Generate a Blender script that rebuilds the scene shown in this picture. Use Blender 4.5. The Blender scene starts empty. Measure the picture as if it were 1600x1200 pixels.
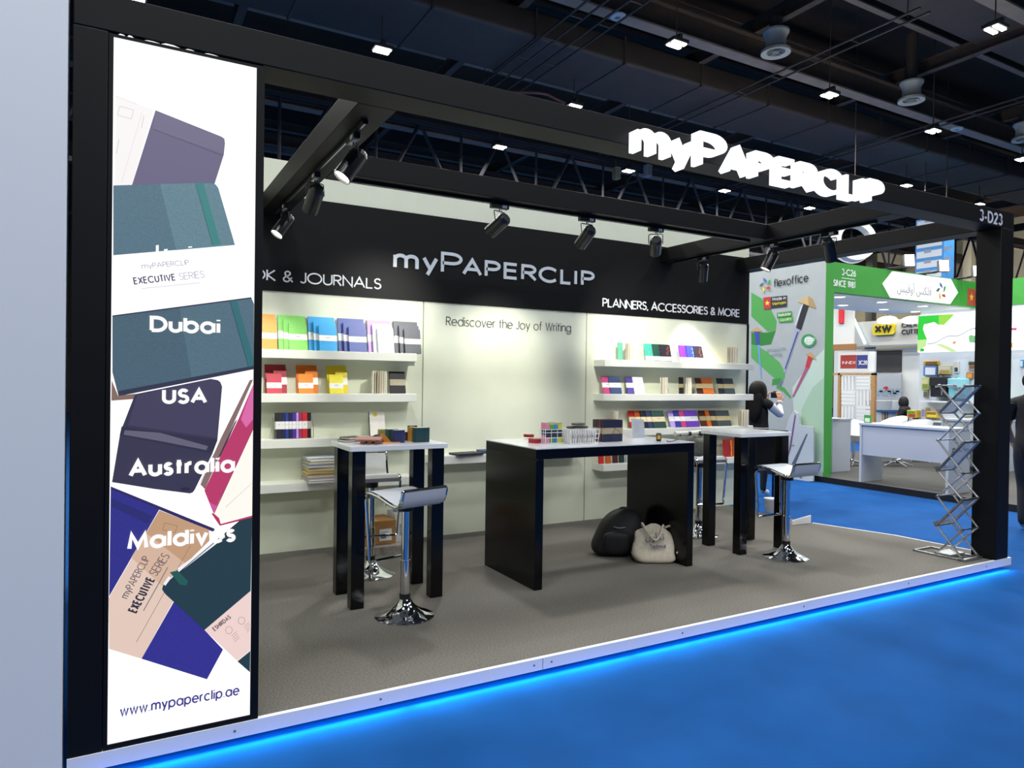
import bpy, bmesh, math, random
from mathutils import Vector, Matrix
random.seed(7)
S = bpy.context.scene
COL = S.collection
PI = math.pi
# ---------------------------------------------------------------- camera
FPX, YAW, PITCH, ROLL, EYE = 1098.645, 0.51120153, -0.00747283, 0.01337904, 1.6
_f = Vector((math.sin(YAW)*math.cos(PITCH), math.cos(YAW)*math.cos(PITCH), math.sin(PITCH)))
_r0 = Vector((math.cos(YAW), -math.sin(YAW), 0)); _u0 = _r0.cross(_f)
_r = _r0*math.cos(ROLL)+_u0*math.sin(ROLL); _u = -_r0*math.sin(ROLL)+_u0*math.cos(ROLL)
cam_d = bpy.data.cameras.new('camera'); cam = bpy.data.objects.new('camera', cam_d); COL.objects.link(cam)
cam_d.sensor_width = 36; cam_d.lens = FPX/1600*36; cam_d.clip_start = .05; cam_d.clip_end = 200
_m = Matrix((_r, _u, -_f)).transposed().to_4x4(); _m.translation = Vector((0, 0, EYE))
cam.matrix_world = _m
S.camera = cam
# ---------------------------------------------------------------- view, world
S.view_settings.view_transform = 'Standard'; S.view_settings.look = 'None'
S.view_settings.gamma = 1; S.view_settings.use_curve_mapping = False
S.view_settings.exposure = 0.0
W = bpy.data.worlds.new('world'); S.world = W; W.use_nodes = True
W.node_tree.nodes['Background'].inputs[0].default_value = (.75, .78, .82, 1)
W.node_tree.nodes['Background'].inputs[1].default_value = .05
LAMP_W = 215      # each hall floodlight
def area(name, loc, size, power, color=(1, 1, 1), rot=(0, 0, 0), sy=None):
    l = bpy.data.lights.new(name, 'AREA'); l.energy = power; l.size = size; l.color = color
    if sy: l.shape = 'RECTANGLE'; l.size_y = sy
    o = bpy.data.objects.new(name, l); COL.objects.link(o); o.location = loc; o.rotation_euler = rot
    return o
# unseen fill lamps added around the hall, partly on the floodlight rows (the visible ones carry their own light)
for _x, _y, _k in ((-4, -7, 1.3), (1, -8, 1.6), (6, -7, 1.3), (-4.8, 2, .6), (-.2, 2.4, .8), (4.4, 2.4, .35), (9, 2.4, .5), (-.2, -1, .7), (4.4, -1, .5), (9, -1, .5), (14, 1, .5), (33, 4, 2.2), (33, 12, 2.2), (26, 22, 1.5)):
    area('hall_fill_glow', (_x, _y, 8.2), .8, LAMP_W*_k, (.95, .97, 1))
# unseen lamps added to brighten the far hall wall
for _y in (10, 18, 26): area('far_wall_fill', (35.5, _y, 5.5), 6, 170, (1, .96, .86), (0, -PI/2-.15, 0), 2)
# ---------------------------------------------------------------- helpers
def ray(px, py): return (px-800)/FPX*_r-(py-600)/FPX*_u+_f
def atX(px, py, x): d = ray(px, py); return Vector((0, 0, EYE))+d*(x/d.x)
def atY(px, py, y): d = ray(px, py); return Vector((0, 0, EYE))+d*(y/d.y)
def atZ(px, py, z): d = ray(px, py); return Vector((0, 0, EYE))+d*((z-EYE)/d.z)
def lin(c):
    if isinstance(c, str): c = [int(c[i:i+2], 16) for i in (0, 2, 4)]
    o = []
    for v in c[:3]:
        v = v/255
        o.append(v/12.92 if v <= .04045 else ((v+.055)/1.055)**2.4)
    return (*o, 1)
_mats = {}
def mat(key, c='808080', rough=.5, metal=0, emit=0, noise=0, scale=40, bump=0, spec=.5, alpha=1, trans=0, coat=0):
    if key in _mats: return _mats[key]
    m = bpy.data.materials.new(key); m.use_nodes = True; nt = m.node_tree; b = nt.nodes['Principled BSDF']
    col = lin(c); b.inputs['Base Color'].default_value = col; b.inputs['Roughness'].default_value = rough
    b.inputs['Metallic'].default_value = metal; b.inputs['Specular IOR Level'].default_value = spec
    b.inputs['Coat Weight'].default_value = coat; b.inputs['Transmission Weight'].default_value = trans
    if emit:
        b.inputs['Emission Color'].default_value = col; b.inputs['Emission Strength'].default_value = emit
        if emit >= .5: b.inputs['Base Color'].default_value = (.02, .02, .02, 1)
    b.inputs['Alpha'].default_value = alpha
    if noise or bump:
        t = nt.nodes.new('ShaderNodeTexCoord'); n = nt.nodes.new('ShaderNodeTexNoise')
        n.inputs['Scale'].default_value = scale; n.inputs['Detail'].default_value = 4
        nt.links.new(t.outputs['Object'], n.inputs['Vector'])
        if noise:
            r = nt.nodes.new('ShaderNodeValToRGB')
            r.color_ramp.elements[0].position = .3; r.color_ramp.elements[1].position = .7
            r.color_ramp.elements[0].color = (*[v*(1-noise) for v in col[:3]], 1)
            r.color_ramp.elements[1].color = (*[min(1, v*(1+noise)) for v in col[:3]], 1)
            nt.links.new(n.outputs['Fac'], r.inputs[0])
            nt.links.new(r.outputs[0], b.inputs['Base Color']) if emit < .5 else None
            if emit: nt.links.new(r.outputs[0], b.inputs['Emission Color'])
        if bump:
            u = nt.nodes.new('ShaderNodeBump'); u.inputs['Strength'].default_value = bump; u.inputs['Distance'].default_value = .01
            nt.links.new(n.outputs['Fac'], u.inputs['Height']); nt.links.new(u.outputs[0], b.inputs['Normal'])
    _mats[key] = m
    return m
def C(hexc, rough=.55):            # plain paint / cover material by colour
    return mat('c_%s_%d' % (hexc, rough*100), hexc, rough, noise=.05, scale=60)
def E(hexc, s=1.0, noise=0): return mat('e_%s_%d' % (hexc, s*100), hexc, .4, emit=s, noise=noise, scale=220)

def tag(o, label=None, cat=None, group=None, kind=None):
    if label: o['label'] = label
    if cat: o['category'] = cat
    if group: o['group'] = group
    if kind: o['kind'] = kind
    return o
def thing(name, label, cat, loc=(0, 0, 0), rotz=0, group=None, kind=None):
    o = bpy.data.objects.new(name, None); COL.objects.link(o); o.empty_display_size = .1
    o.location = loc; o.rotation_euler = (0, 0, rotz)
    return tag(o, label, cat, group, kind)

class MB:
    def __init__(s): s.v = []; s.f = []; s.mi = []; s.m = 0; s.T = None
    def add(s, vs, fs):
        b = len(s.v)
        s.v += [(s.T @ Vector(p)) if s.T else Vector(p) for p in vs]
        for f in fs: s.f.append([i+b for i in f]); s.mi.append(s.m)
        return s
    def box(s, x0, x1, y0, y1, z0, z1):
        return s.add([(x0, y0, z0), (x1, y0, z0), (x1, y1, z0), (x0, y1, z0), (x0, y0, z1), (x1, y0, z1), (x1, y1, z1), (x0, y1, z1)],
                     [(0, 3, 2, 1), (4, 5, 6, 7), (0, 1, 5, 4), (1, 2, 6, 5), (2, 3, 7, 6), (3, 0, 4, 7)])
    def rbox(s, x0, x1, y0, y1, z0, z1, r, n=4, axis='z'):   # box with rounded vertical (axis) edges
        a = {'z': (x0, x1, y0, y1), 'y': (x0, x1, z0, z1), 'x': (y0, y1, z0, z1)}[axis]
        pts = []
        for cx, cy, a0 in ((a[1]-r, a[3]-r, 0), (a[0]+r, a[3]-r, 90), (a[0]+r, a[2]+r, 180), (a[1]-r, a[2]+r, 270)):
            for k in range(n+1):
                t = math.radians(a0+90*k/n); pts.append((cx+r*math.cos(t), cy+r*math.sin(t)))
        lo, hi = {'z': (z0, z1), 'y': (y0, y1), 'x': (x0, x1)}[axis]
        mk = {'z': lambda p, h: (p[0], p[1], h), 'y': lambda p, h: (p[0], h, p[1]), 'x': lambda p, h: (h, p[0], p[1])}[axis]
        n_ = len(pts); vs = [mk(p, lo) for p in pts]+[mk(p, hi) for p in pts]
        fs = [(i, (i+1) % n_, n_+(i+1) % n_, n_+i) for i in range(n_)]+[tuple(range(n_-1, -1, -1)), tuple(range(n_, 2*n_))]
        return s.add(vs, fs)
    def prism(s, pts, vec):           # planar 3-D polygon swept by vec
        n = len(pts); vec = Vector(vec); pts = [Vector(p) for p in pts]
        return s.add(pts+[p+vec for p in pts], [tuple(range(n-1, -1, -1)), tuple(range(n, 2*n))]+[(i, (i+1) % n, n+(i+1) % n, n+i) for i in range(n)])
    def tube(s, pts, r, n=8, closed=False, caps=True, smooth=0):
        pts = [Vector(p) for p in pts]
        if smooth: pts = fillet(pts, smooth, closed)
        N = len(pts); rs = r if isinstance(r, (list, tuple)) else [r]*N
        vs = []; up = None
        for i, p in enumerate(pts):
            a = pts[i-1] if (i or closed) else p; b = pts[(i+1) % N] if (i < N-1 or closed) else p
            t = (b-a); t = t.normalized() if t.length > 1e-9 else Vector((0, 0, 1))
            if up is None:
                up = Vector((0, 0, 1)) if abs(t.z) < .9 else Vector((1, 0, 0))
            sd = t.cross(up)
            if sd.length < 1e-6: sd = t.cross(Vector((.3, .7, .2)))
            sd.normalize(); up = sd.cross(t).normalized()
            for k in range(n):
                q = 2*PI*k/n; vs.append(p+(sd*math.cos(q)+up*math.sin(q))*rs[i])
        fs = []
        for i in range(N if closed else N-1):
            j = (i+1) % N
            for k in range(n): fs.append((i*n+k, i*n+(k+1) % n, j*n+(k+1) % n, j*n+k))
        if caps and not closed: fs += [tuple(range(n-1, -1, -1)), tuple(range((N-1)*n, N*n))]
        return s.add(vs, fs)
    def lathe(s, prof, n=24, M=None):
        vs = []; fs = []; N = len(prof)
        for r, z in prof:
            for k in range(n):
                q = 2*PI*k/n; p = Vector((r*math.cos(q), r*math.sin(q), z)); vs.append(M @ p if M else p)
        for i in range(N-1):
            for k in range(n): fs.append((i*n+k, i*n+(k+1) % n, (i+1)*n+(k+1) % n, (i+1)*n+k))
        if prof[0] != prof[-1]: fs += [tuple(range(n-1, -1, -1)), tuple(range((N-1)*n, N*n))]
        return s.add(vs, fs)
    def blob(s, c, rx, ry, rz, e=1.0, n=20, m=12, fn=None):     # superellipsoid
        def sp(v, k): return math.copysign(abs(v)**k, v)
        vs = []; fs = []
        for i in range(m+1):
            a = -PI/2+PI*i/m
            for k in range(n):
                b = 2*PI*k/n
                p = Vector((rx*sp(math.cos(a), e)*sp(math.cos(b), e), ry*sp(math.cos(a), e)*sp(math.sin(b), e), rz*sp(math.sin(a), e)))
                if fn: p = fn(p)
                vs.append(p+Vector(c))
        for i in range(m):
            for k in range(n): fs.append((i*n+k, i*n+(k+1) % n, (i+1)*n+(k+1) % n, (i+1)*n+k))
        return s.add(vs, fs)
    def sheet(s, prof, x0, x1, th):   # (y,z) profile swept along x with a thickness
        P = [Vector((0, a, b)) for a, b in prof]; N = len(P); L = []; U = []
        for i in range(N):
            t = (P[min(i+1, N-1)]-P[max(i-1, 0)]).normalized(); nn = Vector((0, -t.z, t.y))*th/2
            U.append(P[i]+nn); L.append(P[i]-nn)
        ring = U+L[::-1]
        vs = [(x0, p.y, p.z) for p in ring]+[(x1, p.y, p.z) for p in ring]; n = len(ring)
        fs = [(i, (i+1) % n, n+(i+1) % n, n+i) for i in range(n)]
        for i in range(N-1):
            fs += [(i, n-1-i, n-2-i, i+1), (n+i+1, 2*n-2-i, 2*n-1-i, n+i)]
        return s.add(vs, fs)
    def ribbon(s, pts, t, o, ux, uy, un, depth):     # stroke of width t along a 2-D polyline, extruded by depth along un
        P = [Vector((a, b)) for a, b in pts]; P = [p for i, p in enumerate(P) if i == 0 or (p-P[i-1]).length > 1e-5]
        n = len(P); L = []; R = []
        for i in range(n):
            d0 = (P[i]-P[i-1]).normalized() if i else None; d1 = (P[i+1]-P[i]).normalized() if i < n-1 else None
            if d0 is None: d0 = d1
            if d1 is None: d1 = d0
            h = (d0+d1)
            if h.length < .35: h = d1
            h.normalize(); nn = Vector((-h.y, h.x)); k = t/2/max(.45, nn.dot(Vector((-d1.y, d1.x))))
            L.append(P[i]+nn*k); R.append(P[i]-nn*k)
        vs = []
        for q in (0, depth):
            for A in (L, R):
                for p in A: vs.append(o+ux*p.x+uy*p.y+un*q)
        fs = []
        for i in range(n-1):
            a, b, c, d = i, i+1, n+i+1, n+i
            fs += [(2*n+a, 2*n+b, 2*n+c, 2*n+d), (a, d, c, b), (a, b, 2*n+b, 2*n+a), (d, 2*n+d, 2*n+c, c)]
        fs += [(0, 2*n, 3*n, n), (n-1, 2*n-1, 4*n-1, 3*n-1)]
        return s.add(vs, fs)
    def build(s, name, mats, parent=None, local=False, bevel=0, smooth=35, loc=None):
        if not isinstance(mats, (list, tuple)): mats = [mats]
        me = bpy.data.meshes.new(name)
        if parent is None:
            if loc is None:
                lo = [min(p[i] for p in s.v) for i in range(3)]; hi = [max(p[i] for p in s.v) for i in range(3)]
                loc = Vector(((lo[0]+hi[0])/2, (lo[1]+hi[1])/2, lo[2]))
            off = Vector(loc)
        else:
            off = Vector((0, 0, 0))
            if not local:
                q = parent
                while q: off += q.location; q = q.parent
        me.from_pydata([tuple(p-off) for p in s.v], [], s.f)
        for m in mats: me.materials.append(m)
        for p, k in zip(me.polygons, s.mi): p.material_index = min(k, len(mats)-1)
        bm = bmesh.new(); bm.from_mesh(me); bmesh.ops.recalc_face_normals(bm, faces=bm.faces); bm.to_mesh(me); bm.free()
        if smooth:
            for p in me.polygons: p.use_smooth = True
            me.set_sharp_from_angle(angle=math.radians(smooth))
        o = bpy.data.objects.new(name, me); COL.objects.link(o)
        if parent: o.parent = parent
        else: o.location = off
        if bevel:
            b = o.modifiers.new('bevel', 'BEVEL'); b.width = bevel; b.segments = 2; b.limit_method = 'ANGLE'
        return o
def fillet(pts, r, closed=False, n=5):
    out = []; N = len(pts)
    for i, p in enumerate(pts):
        if not closed and i in (0, N-1): out.append(p); continue
        a = pts[i-1]; b = pts[(i+1) % N]; da = a-p; db = b-p; k = min(r, da.length*.45, db.length*.45)
        A = p+da.normalized()*k; B = p+db.normalized()*k
        for j in range(n+1):
            t = j/n; out.append(A*(1-t)**2+p*2*t*(1-t)+B*t*t)
    return out
def rotM(loc, rz=0, rx=0, ry=0):
    return Matrix.Translation(Vector(loc)) @ Matrix.Rotation(rz, 4, 'Z') @ Matrix.Rotation(rx, 4, 'X') @ Matrix.Rotation(ry, 4, 'Y')
def aimM(loc, d):                # local -Z looks along d
    d = Vector(d).normalized(); q = d.to_track_quat('-Z', 'Y'); return Matrix.Translation(Vector(loc)) @ q.to_matrix().to_4x4()
# ---------------------------------------------------------------- monoline lettering
def arc(cx, cy, rx, ry, a0, a1, n=0):
    n = n or max(4, int(abs(a1-a0)/15))
    return [(cx+rx*math.cos(math.radians(a0+(a1-a0)*k/n)), cy+ry*math.sin(math.radians(a0+(a1-a0)*k/n))) for k in range(n+1)]
_x = .70
G = {
 'A': (.80, [[(0, 0), (.40, 1), (.80, 0)], [(.14, .34), (.66, .34)]]),
 'B': (.55, [[(0, 0), (0, 1), (.28, 1)]+arc(.28, .76, .22, .24, 90, -90)+[(0, .52)], [(.28, .52)]+arc(.30, .26, .25, .26, 90, -90)+[(0, 0)]]),
 'C': (.90, [arc(.5, .5, .5, .5, 42, 318)]),
 'D': (.74, [[(0, 0), (0, 1), (.28, 1)]+arc(.28, .5, .46, .5, 90, -90)+[(0, 0)]]),
 'E': (.50, [[(.5, 1), (0, 1), (0, 0), (.5, 0)], [(0, .53), (.47, .53)]]),
 'F': (.48, [[(.48, 1), (0, 1), (0, 0)], [(0, .53), (.45, .53)]]),
 'G': (.98, [arc(.5, .5, .5, .5, 42, 358)+[(.55, .48)]]),
 'H': (.66, [[(0, 0), (0, 1)], [(.66, 0), (.66, 1)], [(0, .54), (.66, .54)]]),
 'I': (.02, [[(.01, 0), (.01, 1)]]),
 'J': (.36, [[(.36, 1), (.36, .22)]+arc(.18, .2, .18, .2, 0, -160)]),
 'K': (.56, [[(0, 0), (0, 1)], [(.53, 1), (.02, .5), (.56, 0)]]),
 'L': (.46, [[(0, 1), (0, 0), (.46, 0)]]),
 'M': (.88, [[(0, 0), (.10, 1), (.44, .12), (.78, 1), (.88, 0)]]),
 'N': (.68, [[(0, 0), (0, 1), (.68, 0), (.68, 1)]]),
 'O': (1.0, [arc(.5, .5, .5, .5, 0, 360, 28)]),
 'P': (.52, [[(0, 0), (0, 1), (.26, 1)]+arc(.26, .74, .26, .26, 90, -90)+[(0, .48)]]),
 'Q': (1.0, [arc(.5, .5, .5, .5, 0, 360, 28), [(.6, .3), (1, -.05)]]),
 'R': (.54, [[(0, 0), (0, 1), (.26, 1)]+arc(.26, .75, .26, .25, 90, -90)+[(0, .5)], [(.24, .5), (.54, 0)]]),
 'S': (.50, [arc(.26, .76, .22, .24, 25, 270)+arc(.25, .26, .25, .26, 90, -155)[1:]]),
 'T': (.52, [[(0, 1), (.52, 1)], [(.26, 1), (.26, 0)]]),
 'U': (.60, [[(0, 1), (0, .3)]+arc(.3, .3, .3, .3, 180, 360)+[(.6, 1)]]),
 'V': (.70, [[(0, 1), (.35, 0), (.7, 1)]]),
 'W': (1.0, [[(0, 1), (.26, 0), (.5, 1), (.74, 0), (1, 1)]]),
 'X': (.62, [[(0, 1), (.62, 0)], [(.62, 1), (0, 0)]]),
 'Y': (.62, [[(0, 1), (.31, .45), (.62, 1)], [(.31, .45), (.31, 0)]]),
 'Z': (.56, [[(0, 1), (.56, 1), (0, 0), (.56, 0)]]),
 '&': (.66, [[(.66, 0), (.16, .62)]+arc(.3, .8, .18, .2, 215, -35)+[(.12, .42)]+arc(.24, .24, .22, .24, 130, 300)+[(.6, .42)]]),
 '-': (.28, [[(0, .36), (.28, .36)]]), '.': (.03, [[(.015, 0), (.015, .07)]]), ',': (.06, [[(.06, .06), (0, -.14)]]),
 '0': (.5, [arc(.25, .5, .25, .5, 0, 360, 20)]), '1': (.2, [[(0, .8), (.2, 1), (.2, 0)]]),
 '2': (.5, [arc(.25, .73, .24, .27, 165, -35)+[(0, 0), (.5, 0)]]),
 '3': (.5, [arc(.24, .76, .22, .24, 150, -90)+arc(.24, .27, .26, .27, 90, -150)[1:]]),
 '4': (.52, [[(.40, 0), (.40, 1), (0, .26), (.52, .26)]]), '5': (.5, [[(.45, 1), (.12, 1), (.05, .56)]+arc(.24, .32, .26, .32, 110, -150)]),
 '6': (.5, [arc(.25, .31, .25, .31, 0, 360, 20), [(.06, .48), (.38, 1)]]), '8': (.5, [arc(.25, .76, .2, .24, 0, 360, 18), arc(.25, .26, .25, .26, 0, 360, 18)]),
 '9': (.5, [arc(.25, .69, .25, .31, 0, 360, 20), [(.44, .52), (.12, 0)]]), '7': (.48, [[(0, 1), (.48, 1), (.15, 0)]]),
 'a': (.66, [arc(.33, .35, .33, .35, 0, 360, 20), [(.66, 0), (.66, _x)]]),
 'b': (.66, [[(0, 0), (0, 1)], arc(.33, .35, .33, .35, 0, 360, 20)]),
 'c': (.60, [arc(.33, .35, .33, .35, 45, 315)]),
 'd': (.66, [arc(.33, .35, .33, .35, 0, 360, 20), [(.66, 0), (.66, 1)]]),
 'e': (.66, [[(0, .36), (.66, .36)]+arc(.33, .35, .33, .35, 2, 318)]),
 'f': (.34, [[(.12, 0), (.12, .78)]+arc(.3, .8, .18, .2, 180, 80), [(0, .66), (.30, .66)]]),
 'g': (.66, [arc(.33, .35, .33, .35, 0, 360, 20), [(.66, _x), (.66, -.02)]+arc(.34, -.04, .32, .26, 0, -160)]),
 'h': (.54, [[(0, 0), (0, 1)], [(0, .40)]+arc(.27, .43, .27, .27, 180, 0)+[(.54, 0)]]),
 'i': (.02, [[(.01, 0), (.01, _x)], [(.01, .88), (.01, .98)]]),
 'j': (.1, [[(.1, _x), (.1, -.1)]+arc(-.05, -.1, .15, .15, 0, -100), [(.1, .88), (.1, .98)]]),
 'k': (.46, [[(0, 0), (0, 1)], [(.42, _x), (.02, .32), (.46, 0)]]),
 'l': (.02, [[(.01, 0), (.01, 1)]]),
 'm': (.92, [[(0, 0), (0, _x)], [(0, .44)]+arc(.23, .47, .23, .23, 180, 0)+[(.46, 0)], [(.46, .44)]+arc(.69, .47, .23, .23, 180, 0)+[(.92, 0)]]),
 'n': (.54, [[(0, 0), (0, _x)], [(0, .40)]+arc(.27, .43, .27, .27, 180, 0)+[(.54, 0)]]),
 'o': (.68, [arc(.34, .35, .34, .35, 0, 360, 22)]),
 'p': (.66, [[(0, -.28), (0, _x)], arc(.33, .35, .33, .35, 0, 360, 20)]),
 'r': (.28, [[(0, 0), (0, _x)], [(0, .42)]+arc(.24, .44, .24, .26, 180, 80)]),
 's': (.36, [arc(.19, .53, .15, .17, 30, 270)+arc(.18, .18, .18, .18, 90, -155)[1:]]),
 't': (.30, [[(.14, 0), (.14, .95)], [(0, .66), (.30, .66)]]),
 'u': (.54, [[(0, _x), (0, .27)]+arc(.27, .27, .27, .27, 180, 360), [(.54, _x), (.54, 0)]]),
 'v': (.52, [[(0, _x), (.26, 0), (.52, _x)]]),
 'w': (.80, [[(0, _x), (.2, 0), (.4, _x), (.6, 0), (.8, _x)]]),
 'x': (.48, [[(0, _x), (.48, 0)], [(.48, _x), (0, 0)]]),
 'y': (.54, [[(0, _x), (.28, .04)], [(.54, _x), (.16, -.28)]]),
 'z': (.46, [[(0, _x), (.46, _x), (0, 0), (.46, 0)]]),
}
def letter(mb, txt, o, ux, uy, h, t=.1, depth=.01, gap=.16, width=None, wide=1):
    """monoline lettering: h = cap height, t = stroke (of h); fitted to width when given; mb may be a list that gets one MB per word"""
    ux = Vector(ux).normalized(); uy = Vector(uy).normalized(); un = ux.cross(uy).normalized(); o = Vector(o)
    n = sum(ch != ' ' for ch in txt); sx = 1
    soft = sum((.34 if ch == ' ' else G[ch][0]*wide)+gap for ch in txt)*h-gap*h
    if width: sx = max(.2, (width-n*t*h)/soft)
    x = 0; cur = mb
    if isinstance(mb, list): cur = MB(); mb.append(cur)
    for ch in txt:
        if ch == ' ':
            x += (.34+gap)*h*sx
            if isinstance(mb, list): cur = MB(); mb.append(cur)
            continue
        w, st = G[ch]; ky = 1.07 if ch.islower() else 1
        for k, pl in enumerate(st):
            q = [(x+a*wide*h*sx+t*h/2, (b*ky*(1-t)+t/2)*h) for a, b in pl]
            cur.ribbon(q, t*h, o, ux, uy, un, depth+.0004*k)
        x += (w*wide+gap)*h*sx+t*h
def words(name, label, cat, mats, txt, o, *a, **k):
    """a lettering sign: one part per word"""
    ms = []; letter(ms, txt, o, *a, **k); t = thing(name, label, cat, o)
    for m in ms: m.build('word', mats, t)
    return t
def font_mesh(mb, txt, o, ux, uy, h, depth=.003, width=None):
    """text through the built-in font stack (used for Arabic), flattened into mb"""
    cu = bpy.data.curves.new('txt', 'FONT'); cu.body = txt; cu.size = 1; cu.extrude = .5
    ob = bpy.data.objects.new('txt', cu); COL.objects.link(ob)
    dg = bpy.context.evaluated_depsgraph_get(); me = bpy.data.meshes.new_from_object(ob.evaluated_get(dg))
    ux = Vector(ux).normalized(); uy = Vector(uy).normalized(); un = ux.cross(uy).normalized(); o = Vector(o)
    xs = [v.co.x for v in me.vertices] or [0]; ys = [v.co.y for v in me.vertices] or [0]
    sy = h/max(1e-6, max(ys)-min(ys)); sx = (width/max(1e-6, max(xs)-min(xs))) if width else sy
    mb.add([o+ux*((v.co.x-min(xs))*sx)+uy*((v.co.y-min(ys))*sy)+un*((v.co.z+.5)*depth) for v in me.vertices], [tuple(p.vertices) for p in me.polygons])
    bpy.data.objects.remove(ob); bpy.data.curves.remove(cu); bpy.data.meshes.remove(me)
# ---------------------------------------------------------------- materials of the place
M_blue = mat('aisle_carpet', '114c8c', .95, noise=.10, scale=3, bump=.15, spec=.15)
M_carpet = mat('booth_carpet', '6b6861', .95, noise=.38, scale=110, bump=.4)
M_dcarpet = mat('neighbour_carpet', '4d4c49', .95, noise=.2, scale=90)
M_wall = mat('wall_white', 'e4e8d2', .55, noise=.02, scale=4)
M_black = mat('black_paint', '0c0c0e', .55, noise=.08, scale=8, spec=.22)
M_gloss = mat('black_laminate', '08080a', .2, spec=.3)
M_white = mat('white_laminate', 'e8ebf0', .12, spec=.6)
M_trim = mat('white_trim', 'f2f2f4', .4)
M_chrome = mat('chrome', 'd8dade', .06, metal=1)
M_alu = mat('aluminium', 'b9bcc0', .3, metal=1)
M_ceil = mat('ceiling_black', '3e2e22', .9, noise=.15, scale=1.5)
M_steel = mat('dark_steel', '5c4a3e', .7, noise=.12, scale=6)
M_flange = mat('pale_steel', '9a8676', .6, noise=.1, scale=4)
M_duct = mat('dark_duct', '54453a', .6, noise=.1, scale=3)
M_shelf = mat('shelf_white', 'eff0e6', .35)
M_leath = mat('white_leather', 'd9dbd6', .45)
M_green = mat('green_panel', '3c9a3a', .5)
M_lgrey = mat('poster_grey', 'a4abaa', .6, noise=.04, scale=5)
M_wood = mat('pale_wood', 'b58a55', .5, noise=.15, scale=20)
M_hallw = mat('hall_cladding', 'a8a28e', .8, noise=.08, scale=2)
ZP = .1            # top of the booth platform
YF = 3.19          # booth front
YW = 6.15          # booth back wall
# ---------------------------------------------------------------- hall shell
b = MB(); b.box(-14, 44, -14, 34, -.3, 0); tag(b.build('floor', M_blue), kind='structure')
b = MB(); b.box(-14, 44, -14, 34, 10.2, 10.4); tag(b.build('ceiling', M_ceil), kind='structure')
b = MB(); b.box(40, 40.3, -14, 34, 0, 10.2); tag(b.build('wall_east', M_hallw), kind='structure')
b = MB(); b.box(-14, 44, 33.7, 34, 0, 10.2); tag(b.build('wall_north', mat('hall_dark', '3a3836', .9, noise=.1, scale=1)), kind='structure')
# neighbour's plain white wall on the left
b = MB(); b.box(-1.6, -.175, YF-.012, YF+.1, .1, 4.6); b.box(-1.6, -.175, YF-.012, YF+.1, 0, .1)
tag(b.build('wall_left', mat('neighbour_white', 'ecf0f2', .5)), kind='structure')
# booth platform: carpet, white front trim, dark underside recess
pl = thing('floor_platform', None, None, (3.3, 4.7, 0), kind='structure')
b = MB(); b.prism([(-.16, YF+.03, .035), (6.78, YF+.03, .035), (6.72, 4.2, .035), (6.49, 4.97, .035), (6.47, 6.149, .035), (-.16, 6.149, .035)], (0, 0, ZP-.035)); b.build('carpet', M_carpet, pl)
b = MB(); b.box(-.16, 6.80, YF+.004, YF+.03, .04, ZP+.003)
for x in (.45, 1.1, 1.95, 2.06, 3.0, 4.1, 5.3, 6.4):
    b.m = 1; b.lathe([(.006, 0), (.006, .002)], 8, Matrix.Translation((x, YF+.004, .072)) @ Matrix.Rotation(PI/2, 4, 'X'))
b.m = 1; b.box(2.0025, 2.0055, YF+.003, YF+.005, .04, ZP)
b.build('front_trim', [M_trim, C('777a80')], pl)
b = MB(); b.prism([(6.785, YF+.03, .04), (6.80, YF+.03, .04), (6.74, 4.2, .04), (6.51, 4.97, .04), (6.49, 4.97, .04), (6.72, 4.2, .04)], (0, 0, ZP-.038)); b.build('side_trim', M_trim, pl)
b = MB()
for x in (.3, 1.72, 3.3, 5.0, 6.3): b.box(x-.05, x+.05, YF+.1, YF+.16, 0, .035)
b.box(-.16, 6.7, 3.6, 3.66, 0, .035); b.build('support_block', C('23304a'), pl)
# LED strip under the trim: lights the aisle carpet
led = MB(); led.box(-.12, 6.74, YF+.035, YF+.05, .026, .034)
tag(led.build('led_strip', mat('led_cyan', '2fb4ff', .4, emit=8.0)), 'blue glowing light strip under the front edge of the carpeted platform', 'light strip')
for i in range(5):
    l = area('led_strip_glow', (.55+i*1.38, YF+.012, .034), 1.36, 6, (.05, .62, 1), (math.radians(-58), 0, 0), .02)
# platform of the stand behind, its white riser seen past the end of the wall
pb = thing('floor_platform_rear', None, None, (6.0, 7.2, 0), kind='structure')
b = MB(); b.box(4.5, 6.6, 6.30, 8.2, 0, ZP); b.build('carpet', M_carpet, pb)
ld = thing('loose_trim_board', 'loose white trim board lifted at the far corner of the platform carpet', 'board', (6.34, 4.98, ZP))
b = MB(); b.prism([(6.2, 4.985, ZP+.001), (6.478, 4.975, ZP+.001), (6.478, 4.975, ZP+.083), (6.2, 4.985, ZP+.048)], (0, .012, 0)); b.build('board', M_trim, ld)
# ---------------------------------------------------------------- booth back wall
bw = thing('wall_back', None, None, (3.3, YW, ZP), kind='structure')
b = MB()
for x0, x1 in ((-.16, 2.484), (2.496, 4.344), (4.356, 6.755)): b.box(x0, x1, YW, YW+.04, ZP, 2.312)
b.box(-.16, 6.755, YW+.04, YW+.06, ZP, 2.312); b.m = 1
b.box(2.484, 2.496, YW+.012, YW+.04, ZP, 2.312); b.box(4.344, 4.356, YW+.012, YW+.04, ZP, 2.312)
b.build('wall_panel', [M_wall, C('a9ad9c')], bw)
b = MB(); b.box(-.16, 6.775, YW-.012, YW+.06, 2.312, 3.12); b.build('black_fascia', M_black, bw)
b = MB(); b.box(-.16, 6.775, YW, YW+.06, 3.12, 3.42); b.build('upper_panel', M_wall, bw)
b = MB(); b.box(6.756, 6.785, YW-.01, YW+.06, ZP, 2.312); b.build('end_trim', M_black, bw)
bl = thing('wall_side', None, None, (-.15, 4.7, ZP), kind='structure')
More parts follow.
